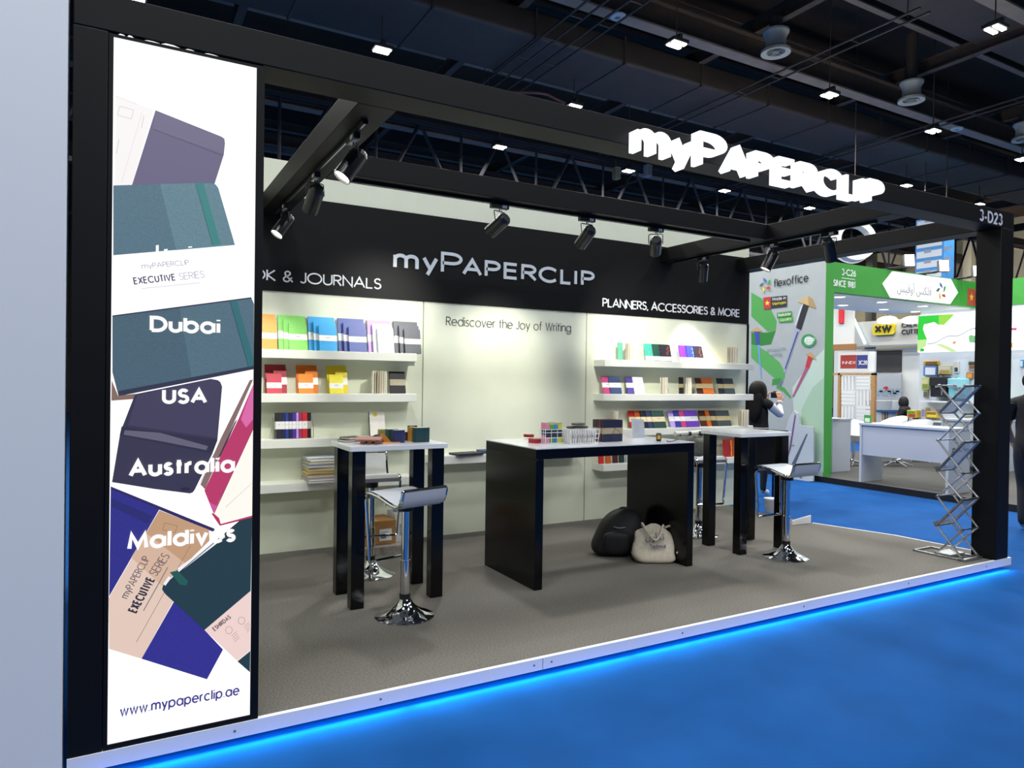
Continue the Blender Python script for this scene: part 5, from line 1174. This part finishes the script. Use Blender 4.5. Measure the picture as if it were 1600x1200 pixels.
# ================================================================ hall ceiling
def st(b, name, m=None): return tag(b.build(name, m or M_steel, smooth=0), kind='structure')
def xbeam(y, z0, h=.5, w=.26, x0=-10, x1=40, m=None):
    b = MB(); b.m = 1; b.box(x0, x1, y-w/2, y+w/2, z0, z0+.035); b.m = 0; b.box(x0, x1, y-w/2, y+w/2, z0+h-.035, z0+h); b.box(x0, x1, y-.02, y+.02, z0+.035, z0+h-.035); st(b, 'ceiling_beam', [M_steel, M_flange])
def ybeam(x, z0, h=.3, w=.16, y0=-4, y1=33):
    b = MB(); b.box(x-w/2, x+w/2, y0, y1, z0, z0+.025); b.box(x-w/2, x+w/2, y0, y1, z0+h-.025, z0+h); b.box(x-.015, x+.015, y0, y1, z0+.025, z0+h-.025); st(b, 'ceiling_beam')
for y in (10.0, 6.4, 17.3, 21.0, 24.8): xbeam(y, 8.0)
for x in (-2.5, 2.0, 6.5, 11.0, 15.6, 20.2, 25, 30, 35): ybeam(x, 8.5)
for y in (8.2, 9.1, 11.3, 12.4, 14.6, 15.7, 19.2, 23): xbeam(y, 9.3, .3, .14)
b = MB(); b.rbox(-10, 40, 11.4, 13.1, 8.02, 8.55, .08, axis='x'); tag(b.build('ceiling_duct', M_duct), kind='structure')
b = MB(); b.rbox(-10, 40, 7.0, 8.2, 8.7, 9.2, .08, axis='x'); tag(b.build('ceiling_duct', M_duct), kind='structure')
b = MB()
for i in range(24): b.box(-10+i*2.1, -9.96+i*2.1, 11.38, 13.12, 8.0, 8.57)
st(b, 'ceiling_duct_flange')
def truss(y, z0, h, x0=-6, x1=38, step=2.3):
    b = MB()
    for z in (z0, z0+h):
        for dy in (-.09, .09): b.box(x0, x1, y+dy-.03, y+dy+.03, z-.05, z+.05)
    x = x0; k = 0
    while x < x1-step:
        b.tube([(x, y, z0), (x+step/2, y, z0+h)], .05, 4); b.tube([(x+step/2, y, z0+h), (x+step, y, z0)], .05, 4); b.tube([(x, y, z0), (x, y, z0+h)], .04, 4)
        x += step
    st(b, 'ceiling_truss', mat('truss_steel', '343338', .7, noise=.1, scale=6))
truss(16.8, 5.9, 2.15)
b = MB()
for y, z in ((20.2, 7.95), (20.5, 7.95), (29, 7.2)): b.tube([(-6, y, z), (38, y, z)], .07, 6)
st(b, 'ceiling_pipe', M_duct)
# cable trays running into the depth
for i, (x, yb0, yb1) in enumerate(((6.9, 8, 14), (7.5, 8, 15), (11.8, 7, 16), (17.3, 6, 18))):
    t = thing('cable_tray', 'thin dark cable tray running into the depth under the hall ceiling', 'cable tray', (x, (yb0+yb1)/2, 7.9), 0, 'ceiling cable trays')
    b = MB()
    for dx in (-.14, .14): b.tube([(x+dx, yb0, 7.9), (x+dx, yb1, 7.9)], .022, 5)
    b.build('side_rail', M_duct, t)
    for k in range(int((yb1-yb0)/.9)): b = MB(); b.tube([(x-.14, yb0+.4+.9*k, 7.9), (x+.14, yb0+.4+.9*k, 7.9)], .014, 4); b.build('rung', M_duct, t)
    for y in (yb0+.3, yb1-.3): b = MB(); b.tube([(x, y, 7.9), (x, y, 8.8)], .01, 4); b.build('hanger_rod', M_steel, t)
# twin-bar floodlights
def above(x, y, z):
    c = [10.2]
    c += [8.0 for v in (10.0, 6.4, 17.3, 21.0, 24.8) if abs(y-v) < .16]
    c += [8.5 for v in (-2.5, 2.0, 6.5, 11.0, 15.6, 20.2, 25, 30, 35) if abs(x-v) < .11]
    c += [9.3 for v in (8.2, 9.1, 11.3, 12.4, 14.6, 15.7, 19.2, 23) if abs(y-v) < .1]
    c += [8.02] if 11.35 < y < 13.15 else []
    c += [8.7] if 6.95 < y < 8.25 else []
    return min(v for v in c if v > z)-.004
lamps = ((597, 80), (1057, 71), (897, 168), (781, 231), (982, 268), (1555, 47), (1296, 150), (1458, 206), (1597, 250), (1265, 326), (1416, 291), (1530, 320), (1132, 299), (210, -3), (330, -120), (760, -160), (1250, -150), (1640, 150))
M_tube = mat('flood_tube', 'fffdf2', .4, emit=16)
proto = None
for i, (px, py) in enumerate(lamps):
    p = atZ(px, py, 7.4)
    t = thing('hall_floodlight', 'bright twin-bar floodlight hanging under the dark hall ceiling', 'floodlight', (p.x, p.y, 7.4), 0, 'hall floodlights')
    if proto is None:
        proto = t
        b = MB(); b.box(-.17, .17, -.13, .13, .02, .08); b.box(-.03, .03, -.12, .12, .08, .16); b.build('housing', C('2a2a2c'), t, local=True)
        b = MB(); b.box(-.14, .14, -.10, -.03, -.0, .02); b.build('light_bar', M_tube, t, local=True)
        b = MB(); b.box(-.14, .14, .03, .10, 0, .02); b.build('light_bar', M_tube, t, local=True)
    else:
        for ch in [c for c in proto.children if c.name.split('.')[0] != 'suspension_rod']:
            c = ch.copy(); COL.objects.link(c); c.parent = t
    b = MB(); b.tube([(0, 0, .16), (0, 0, above(p.x, p.y, 7.6)-7.4)], .012, 5); b.build('suspension_rod', M_steel, t, local=True)
    area('hall_floodlight_glow', (p.x, p.y, 7.36), .45, LAMP_W, (1, .985, .95))
# air diffusers and round discs
def diffuser(px, py):
    p = atZ(px, py, 7.85)
    t = thing('air_diffuser', 'cream drum air diffuser hanging under the hall ceiling', 'air diffuser', (p.x, p.y, 7.85), 0, 'ceiling air diffusers')
    m = mat('cream_paint', 'cfc6b4', .5)
    b = MB(); b.lathe([(.17, 0), (.27, -.02), (.27, .03), (.19, .10), (.18, .24), (.22, .34), (.24, .36), (.24, .4), (.001, .4), (.001, .36), (.16, .3), (.16, .05), (.17, 0)], 28); b.build('drum', m, t, local=True)
    b = MB(); b.lathe([(.001, -.01), (.06, -.005), (.07, .02), (.001, .03)], 18); b.box(-.18, .18, -.01, .01, .0, .02); b.box(-.01, .01, -.18, .18, 0, .02); b.build('nozzle', C('9a9488'), t, local=True)
    b = MB(); b.tube([(0, 0, .4), (0, 0, min(above(p.x+dx, p.y+dy, 8.3) for dx in (-.14, 0, .14) for dy in (-.14, 0, .14))-7.85)], .12, 12); b.build('neck', M_duct, t, local=True)
diffuser(1212, 82); diffuser(1424, 157); diffuser(1600, 218)
for px, py in ((965, 28), (1495, 203)):
    p = atZ(px, py, 7.96); t = thing('ceiling_speaker', 'small round white speaker disc under a ceiling beam, %s' % ('near the middle of the hall' if px < 1000 else 'toward the far end of the hall'), 'speaker', (p.x, p.y, 7.96), 0)
    b = MB(); b.lathe([(.001, 0), (.12, 0), (.14, .02), (.14, .04), (.001, .04)], 24); b.build('disc', C('dcdcdc'), t, local=True); b = MB(); b.lathe([(.03, -.002), (.05, -.002), (.05, .0), (.03, .0)], 18); b.build('grille', C('8a8a8a'), t, local=True)
# small grey boxes on the truss seen through the frame
for px, py, c, nm in ((963, 271, 'b8a878', 'beige'), (1012, 267, 'b9babe', 'pale grey'), (1249, 338, '5a5a60', 'dark grey')):
    p = atY(px, py, 16.585); t = thing('junction_box', '%s box fixed to the roof truss seen through the frame' % nm, 'junction box', (p.x, 16.585, p.z), 0)
    b = MB(); b.box(-.02, .02, .03, .094, .17, 8.05-p.z); b.build('bracket', M_steel, t, local=True)
    b = MB(); b.box(-.09, .09, -.09, .09, -.17, .17); b.build('case', C(c), t, local=True); b = MB(); b.box(-.07, .07, -.095, -.09, -.14, .14); b.build('lid', C('8a867a'), t, local=True)
b = MB(); pts = [atZ(778, 142, 7.7), atZ(800, 144, 7.6), atZ(850, 145, 7.6), atZ(890, 165, 7.85)]
tag(b.tube(pts, .03, 6, smooth=.5).build('hanging_cable', C('7a4a44')), 'reddish cable sagging along the ceiling to a floodlight', 'cable')
# pale lower bands of the far hall wall
b = MB()
for z0, z1, x in ((3.0, 4.6, 39.9), (4.9, 6.2, 39.8)): b.box(x, x+.09, -14, 33, z0, z1)
tag(b.build('wall_east_band', C('b3ac90', .8), smooth=0), kind='structure')
b = MB()
for k in range(7): b.box(36+.2*(k % 2), 36.4+.2*(k % 2), -6+5*k, -5.6+5*k, 0, 10)
st(b, 'hall_column', C('8a8676'))
# ================================================================ people
def person(label, loc, rz, J, R_, bones, mats, extra=None, cat='person'):
    t = thing('person', label, cat, loc, rz)
    names = list(J); idx = {n: i for i, n in enumerate(names)}
    me = bpy.data.meshes.new('body'); me.from_pydata([J[n] for n in names], [(idx[a], idx[c]) for a, c, m in bones], [])
    o = bpy.data.objects.new('body', me); COL.objects.link(o)
    md = o.modifiers.new('skin', 'SKIN'); md.use_smooth_shade = True
    sv = me.skin_vertices[0].data
    for n in names:
        r = R_[n]; sv[idx[n]].radius = r if isinstance(r, tuple) else (r, r)
    sv[0].use_root = True
    sb = o.modifiers.new('sub', 'SUBSURF'); sb.levels = 2; sb.render_levels = 2
    dg = bpy.context.evaluated_depsgraph_get(); dg.update()
    m2 = bpy.data.meshes.new_from_object(o.evaluated_get(dg)); o.modifiers.clear(); o.data = m2; bpy.data.meshes.remove(me)
    m2.name = 'body'; m2.materials.clear()
    for m in mats: m2.materials.append(m)
    segs = [(Vector(J[a]), Vector(J[c]), k, min(max(R_[a]) if isinstance(R_[a], tuple) else R_[a], max(R_[c]) if isinstance(R_[c], tuple) else R_[c])) for a, c, k in bones]
    for p in m2.polygons:
        c = p.center; best = 9; bk = 0
        for a, e, k, rr in segs:
            d = e-a; q = max(0, min(1, (c-a).dot(d)/max(1e-9, d.length_squared))); dist = (a+d*q-c).length-rr*.6
            if dist < best: best = dist; bk = k
        p.material_index = bk; p.use_smooth = True
    o.parent = t
    if extra: extra(t)
    return t
def hand(J, R_, bones, side, wrist, d, up, k, curl=.3):
    """palm and five fingers growing from a wrist joint; d = direction of the hand, up = back of the hand"""
    d = Vector(d).normalized(); up = Vector(up).normalized(); s = d.cross(up).normalized()*side; W_ = Vector(wrist)
    J[f'palm{side}'] = tuple(W_+d*.055); R_[f'palm{side}'] = (.034, .018); bones.append((f'wrist{side}', f'palm{side}', k))
    for f, (off, ln) in enumerate(((.03, .07), (.01, .078), (-.01, .073), (-.03, .058))):
        a = W_+d*.09+s*off; m_ = a+d*ln*.5-up*ln*.12; e = m_+d*ln*.45*(1-curl)-up*ln*(.2+curl*.5)
        for nm, p in (('a', a), ('b', m_), ('c', e)): J[f'f{side}{f}{nm}'] = tuple(p); R_[f'f{side}{f}{nm}'] = .009 if nm != 'c' else .007
        bones += [(f'palm{side}', f'f{side}{f}a', k), (f'f{side}{f}a', f'f{side}{f}b', k), (f'f{side}{f}b', f'f{side}{f}c', k)]
    a = W_+d*.03+s*.035; e = a+d*.03+s*.028-up*.01; e2 = e+d*.03+s*.005-up*.01
    for nm, p in (('a', a), ('b', e), ('c', e2)): J[f't{side}{nm}'] = tuple(p); R_[f't{side}{nm}'] = .011 if nm != 'c' else .008
    bones += [(f'wrist{side}', f't{side}a', k), (f't{side}a', f't{side}b', k), (f't{side}b', f't{side}c', k)]
SK = mat('skin', 'b98a70', .55)
def face(t, c, r=.1):
    """eyes, brows and mouth on a head centred at c that looks along local +y"""
    for s in (-1, 1):
        b = MB(); b.blob((c[0]+s*.033, c[1]+r*.86, c[2]+.005), .013, .008, .008, 1, 10, 6); b.build('eye', C('e8e4e0'), t, local=True)
        b = MB(); b.blob((c[0]+s*.033, c[1]+r*.86, c[2]+.028), .02, .006, .004, 1, 10, 6); b.build('brow', C('1c1613'), t, local=True)
    b = MB(); b.blob((c[0], c[1]+r*.88, c[2]-.062), .024, .008, .007, 1, 10, 6); b.build('mouth', C('8a4a44'), t, local=True)
# woman photographing the poster wall; local +y = where she looks
J = {'pel': (0, 0, .82), 'waist': (0, .0, .95), 'chest': (0, -.01, 1.13), 'neckb': (0, -.01, 1.25), 'neck': (0, .01, 1.31), 'head': (0, .025, 1.40), 'crown': (0, .02, 1.48),
     'nose': (0, .125, 1.395), 'sh-1': (-.15, -.01, 1.22), 'sh1': (.15, -.01, 1.22), 'el-1': (-.19, .18, 1.06), 'el1': (.20, .21, 1.06), 'wrist-1': (-.09, .33, 1.24), 'wrist1': (.10, .34, 1.24),
     'hip-1': (-.085, 0, .78), 'hip1': (.085, 0, .78), 'kn-1': (-.09, .02, .43), 'kn1': (.09, .02, .43), 'an-1': (-.09, -.01, .07), 'an1': (.09, -.01, .07), 'to-1': (-.10, .12, .035), 'to1': (.10, .12, .035)}
Rr = {'pel': (.15, .115), 'waist': (.135, .10), 'chest': (.155, .115), 'neckb': (.085, .07), 'neck': .052, 'head': (.078, .095), 'crown': (.055, .065), 'nose': .012, 'sh-1': .068, 'sh1': .068, 'el-1': .05, 'el1': .05, 'wrist-1': .03, 'wrist1': .03,
      'hip-1': .088, 'hip1': .088, 'kn-1': .06, 'kn1': .06, 'an-1': .038, 'an1': .038, 'to-1': (.04, .025), 'to1': (.04, .025)}
B = [('pel', 'waist', 0), ('waist', 'chest', 0), ('chest', 'neckb', 0), ('neckb', 'neck', 2), ('neck', 'head', 2), ('head', 'crown', 2), ('head', 'nose', 2), ('neckb', 'sh-1', 0), ('neckb', 'sh1', 0), ('sh-1', 'el-1', 1), ('sh1', 'el1', 1), ('el-1', 'wrist-1', 1), ('el1', 'wrist1', 1),
     ('pel', 'hip-1', 3), ('pel', 'hip1', 3), ('hip-1', 'kn-1', 3), ('hip1', 'kn1', 3), ('kn-1', 'an-1', 3), ('kn1', 'an1', 3), ('an-1', 'to-1', 4), ('an1', 'to1', 4)]
hand(J, Rr, B, 1, J['wrist1'], (-.15, .25, 1), (.6, -.4, .1), 2, .5); hand(J, Rr, B, -1, J['wrist-1'], (.15, .25, 1), (-.6, -.4, .1), 2, .5)
def wear(t):
    b = MB()
    def hf(p):
        k = (p.z+.2)/.36; return Vector((p.x*(1-.25*max(0, .5-k)), p.y*(1-.3*max(0, .5-k))-.045*max(0, .6-k), p.z))
    b.blob((0, -.02, 1.355), .112, .115, .165, .85, 24, 16); b.blob((0, -.085, 1.20), .115, .055, .22, .8, 22, 14, hf); b.build('long_hair', mat('dark_hair', '0f0c0b', .6, noise=.3, scale=60, spec=.2), t, local=True)
    b = MB()
    for z in (.875, .895): b.lathe([(.152, z), (.152, z+.008)], 24, Matrix.Diagonal((1, .8, 1, 1)))
    b.build('jacket_hem_stripe', C('e6e6e6'), t, local=True)
    b = MB()
    for s in (-1, 1):
        w_, e_ = Vector(J['wrist%d' % s]), Vector(J['el%d' % s]); d = (w_-e_).normalized()
        for q, rr in ((.03, .036), (.055, .038)): b.lathe([(rr, -.005), (rr, .005)], 14, aimM(w_-d*q, d))
    b.build('cuff_stripe', C('1a1a1e'), t, local=True)
    face(t, (0, .025, 1.395))
wp = atY(1184, 700, 6.95); wz = math.radians(-80); WS = 1.066
wom = person('person seen from behind in a black jacket with white sleeves, raising a camera', (wp.x, 6.95, 0), wz, J, Rr, B, [C('0b0b0d', .9), C('d6d8dc', .7), SK, C('16161a', .8), C('d8d8d8')], wear)
wom.scale = (WS, WS, WS)
Mw = Matrix.Translation((wp.x, 6.95, 0)) @ Matrix.Rotation(wz, 4, 'Z') @ Matrix.Scale(WS, 4)
cm = thing('camera_body', 'black camera held up by the person in the black jacket', 'camera', tuple(Mw @ Vector((0, .415, 1.325))), wz)
b = MB(); b.rbox(-.062, .062, -.03, .03, -.04, .04, .015); b.box(-.025, .025, -.025, .025, .04, .058); b.build('body', C('18181b', .4), cm, local=True, bevel=.004)
b = MB(); b.lathe([(.033, 0), (.033, .05), (.028, .055), (.001, .055)], 18, Matrix.Translation((0, .03, 0)) @ Matrix.Rotation(-PI/2, 4, 'X')); b.build('lens', C('0e0e10', .3), cm, local=True)
b = MB(); b.box(-.045, .03, -.0315, -.0302, -.028, .028); b.build('screen', C('2a2c34', .2), cm, local=True)
# black cabinet, bag and cup behind the end of the wall
cbx = atY(1174, 700, 6.66).x
cb = thing('black_cabinet', 'black cabinet behind the far side of the bare bar table', 'cabinet', (cbx+.4, 6.8, ZP))
xr = atY(1231, 715, 6.36).x
b = MB(); b.box(6.83, xr, 6.36, 6.60, .45, .96); b.build('body', M_gloss, cb, bevel=.003)
b = MB(); b.box(6.84, 6.86, 6.37, 6.59, ZP+.0, .45); b.box(xr-.03, xr-.01, 6.37, 6.39, 0, .45); b.box(xr-.03, xr-.01, 6.57, 6.59, 0, .45); b.build('leg', M_gloss, cb)
b = MB(); b.box(6.835, xr-.005, 6.357, 6.36, .47, .95); b.build('door', M_gloss, cb, bevel=.002)
b = MB()
for z in (.62, .88): b.box(xr-.17, xr-.15, 6.353, 6.357, z-.03, z+.03)
b.box(6.86, 6.885, 6.345, 6.357, .8, .9); b.build('hinge', M_chrome, cb)
bgp = atZ(1200, 795, ZP)
bg = thing('black_bag', 'black bag on the floor under the black cabinet', 'bag', (6.42, 6.33, ZP), .2)
b = MB(); b.blob((0, 0, .15), .16, .1, .15, .7, 22, 14); b.build('body', mat('black_nylon'), bg, local=True); b = MB(); b.tube([(-.07, -.03, .27), (-.05, -.06, .36), (.05, -.06, .36), (.07, -.03, .27)], .01, 6, smooth=.05); b.build('handle', C('1c1c20'), bg, local=True)
pcup = atZ(1209, 790, ZP)
cu = thing('plastic_tub', 'white plastic tub with lid standing beside the black bag', 'tub', (6.30, 6.12, ZP+.0))
cu.location = (atZ(1205, 800, ZP).x, atZ(1205, 800, ZP).y, ZP)
b = MB(); b.lathe([(.001, 0), (.06, 0), (.078, .14), (.001, .14)], 24); b.build('tub', C('b9bac0'), cu, local=True); b = MB(); b.lathe([(.001, .1405), (.083, .1405), (.083, .16), (.001, .16)], 24); b.build('lid', C('cfd0d4'), cu, local=True)
# man walking past on the right edge
mp = atZ(1609, 833, 0)
J = {'pel': (0, 0, .92), 'waist': (0, .02, 1.06), 'chest': (0, .03, 1.28), 'neckb': (0, .02, 1.44), 'neck': (0, .03, 1.51), 'head': (0, .05, 1.61), 'crown': (0, .045, 1.70), 'nose': (0, .155, 1.60),
     'sh-1': (-.19, .02, 1.40), 'sh1': (.19, .02, 1.40), 'el-1': (-.25, .10, 1.14), 'el1': (.25, -.14, 1.18), 'wrist-1': (-.22, .28, .98), 'wrist1': (.26, -.34, 1.10),
     'hip-1': (-.09, 0, .88), 'hip1': (.09, 0, .88), 'kn-1': (-.09, .16, .50), 'kn1': (.09, -.04, .48), 'an-1': (-.09, .12, .09), 'an1': (.09, -.36, .17), 'to-1': (-.09, .26, .04), 'to1': (.09, -.28, .05)}
Rr = {'pel': (.16, .125), 'waist': (.15, .115), 'chest': (.175, .125), 'neckb': (.095, .08), 'neck': .058, 'head': (.083, .10), 'crown': (.06, .07), 'nose': .013, 'sh-1': .075, 'sh1': .075, 'el-1': .045, 'el1': .045, 'wrist-1': .03, 'wrist1': .03,
      'hip-1': .098, 'hip1': .098, 'kn-1': .068, 'kn1': .068, 'an-1': .045, 'an1': .045, 'to-1': (.045, .03), 'to1': (.045, .03)}
B = [('pel', 'waist', 0), ('waist', 'chest', 0), ('chest', 'neckb', 0), ('neckb', 'neck', 2), ('neck', 'head', 2), ('head', 'crown', 2), ('head', 'nose', 2), ('neckb', 'sh-1', 0), ('neckb', 'sh1', 0), ('sh-1', 'el-1', 2), ('sh1', 'el1', 2), ('el-1', 'wrist-1', 2), ('el1', 'wrist1', 2),
     ('pel', 'hip-1', 3), ('pel', 'hip1', 3), ('hip-1', 'kn-1', 3), ('hip1', 'kn1', 3), ('kn-1', 'an-1', 3), ('kn1', 'an1', 3), ('an-1', 'to-1', 4), ('an1', 'to1', 4)]
hand(J, Rr, B, 1, J['wrist1'], (.02, -.8, -.5), (.9, 0, 0), 2, .3); hand(J, Rr, B, -1, J['wrist-1'], (.02, .6, -.8), (-.9, 0, 0), 2, .3)
def wear2(t):
    b = MB(); b.blob((0, .028, 1.655), .098, .118, .095, .9, 24, 14); b.build('short_hair', mat('dark_hair'), t, local=True)
    for s, a, e in ((-1, J['sh-1'], J['el-1']), (1, J['sh1'], J['el1'])):
        a, e = Vector(a), Vector(e); b = MB(); b.tube([a+(a-e).normalized()*.03, a+(e-a)*.62], [.085, .068], 14); b.build('sleeve', C('141417', .8), t, local=True)
    face(t, (0, .05, 1.60))
person('person in black shirt and dark trousers striding past, cut off by the picture edge', (mp.x, mp.y, 0), math.radians(-75), J, Rr, B, [C('141417', .8), C('141417', .8), SK, C('2c2c30', .85), C('c9c9c6')], wear2)
# dark seated figure far inside
J = {'pel': (0, 0, .52), 'waist': (0, .0, .66), 'chest': (0, .02, .86), 'neckb': (0, .03, 1.0), 'neck': (0, .04, 1.06), 'head': (0, .06, 1.15), 'crown': (0, .05, 1.24), 'nose': (0, .16, 1.14), 'sh-1': (-.17, .02, .96), 'sh1': (.17, .02, .96), 'el-1': (-.22, .1, .72), 'el1': (.22, .1, .72), 'wrist-1': (-.12, .32, .68), 'wrist1': (.12, .32, .68),
     'kn-1': (-.1, .42, .5), 'kn1': (.1, .42, .5), 'an-1': (-.1, .42, .08), 'an1': (.1, .42, .08), 'to-1': (-.1, .56, .04), 'to1': (.1, .56, .04)}
Rr = {'pel': (.18, .14), 'waist': (.16, .12), 'chest': (.175, .125), 'neckb': (.1, .09), 'neck': .07, 'head': (.09, .105), 'crown': (.065, .075), 'nose': .013, 'sh-1': .08, 'sh1': .08, 'el-1': .055, 'el1': .055, 'wrist-1': .035, 'wrist1': .035, 'kn-1': .085, 'kn1': .085, 'an-1': .06, 'an1': .06, 'to-1': (.045, .03), 'to1': (.045, .03)}
B = [('pel', 'waist', 0), ('waist', 'chest', 0), ('chest', 'neckb', 0), ('neckb', 'neck', 0), ('neck', 'head', 2), ('head', 'crown', 2), ('head', 'nose', 2), ('neckb', 'sh-1', 0), ('neckb', 'sh1', 0), ('sh-1', 'el-1', 0), ('sh1', 'el1', 0), ('el-1', 'wrist-1', 0), ('el1', 'wrist1', 0), ('pel', 'kn-1', 0), ('pel', 'kn1', 0), ('kn-1', 'an-1', 0), ('kn1', 'an1', 0), ('an-1', 'to-1', 0), ('an1', 'to1', 0)]
hand(J, Rr, B, 1, J['wrist1'], (-.3, 1, 0), (0, 0, 1), 2); hand(J, Rr, B, -1, J['wrist-1'], (.3, 1, 0), (0, 0, 1), 2)
def veil(t):
    b = MB(); b.blob((0, .03, 1.15), .115, .11, .15, .9, 22, 14); b.blob((0, .0, .98), .17, .12, .1, .9, 22, 12); b.build('headscarf', C('121214', .8), t, local=True); face(t, (0, .06, 1.145), .105)
sp_ = atX(1414, 640, 16.6)
person('person sitting far inside in black clothes and black headscarf beside the grey poster', (sp_.x, sp_.y, .09*0), math.radians(20), J, Rr, B, [C('121214', .8), C('121214', .8), SK, C('121214', .8), C('121214')], veil)
bc = thing('black_chair', 'black upholstered chair under the person in the black headscarf', 'chair', (sp_.x, sp_.y, 0), math.radians(20))
b = MB(); b.rbox(-.24, .24, -.20, .28, .30, .385, .05); b.build('seat', C('16161a', .7), bc, local=True)
b = MB(); b.rbox(-.26, .26, -.29, -.21, .30, .88, .03); b.build('backrest', C('16161a', .7), bc, local=True)
for x in (-.2, .2):
    for y in (-.18, .24): b = MB(); b.tube([(x, y, 0), (x, y, .30)], .015, 6); b.build('leg', C('2a2a2c', .4), bc, local=True)
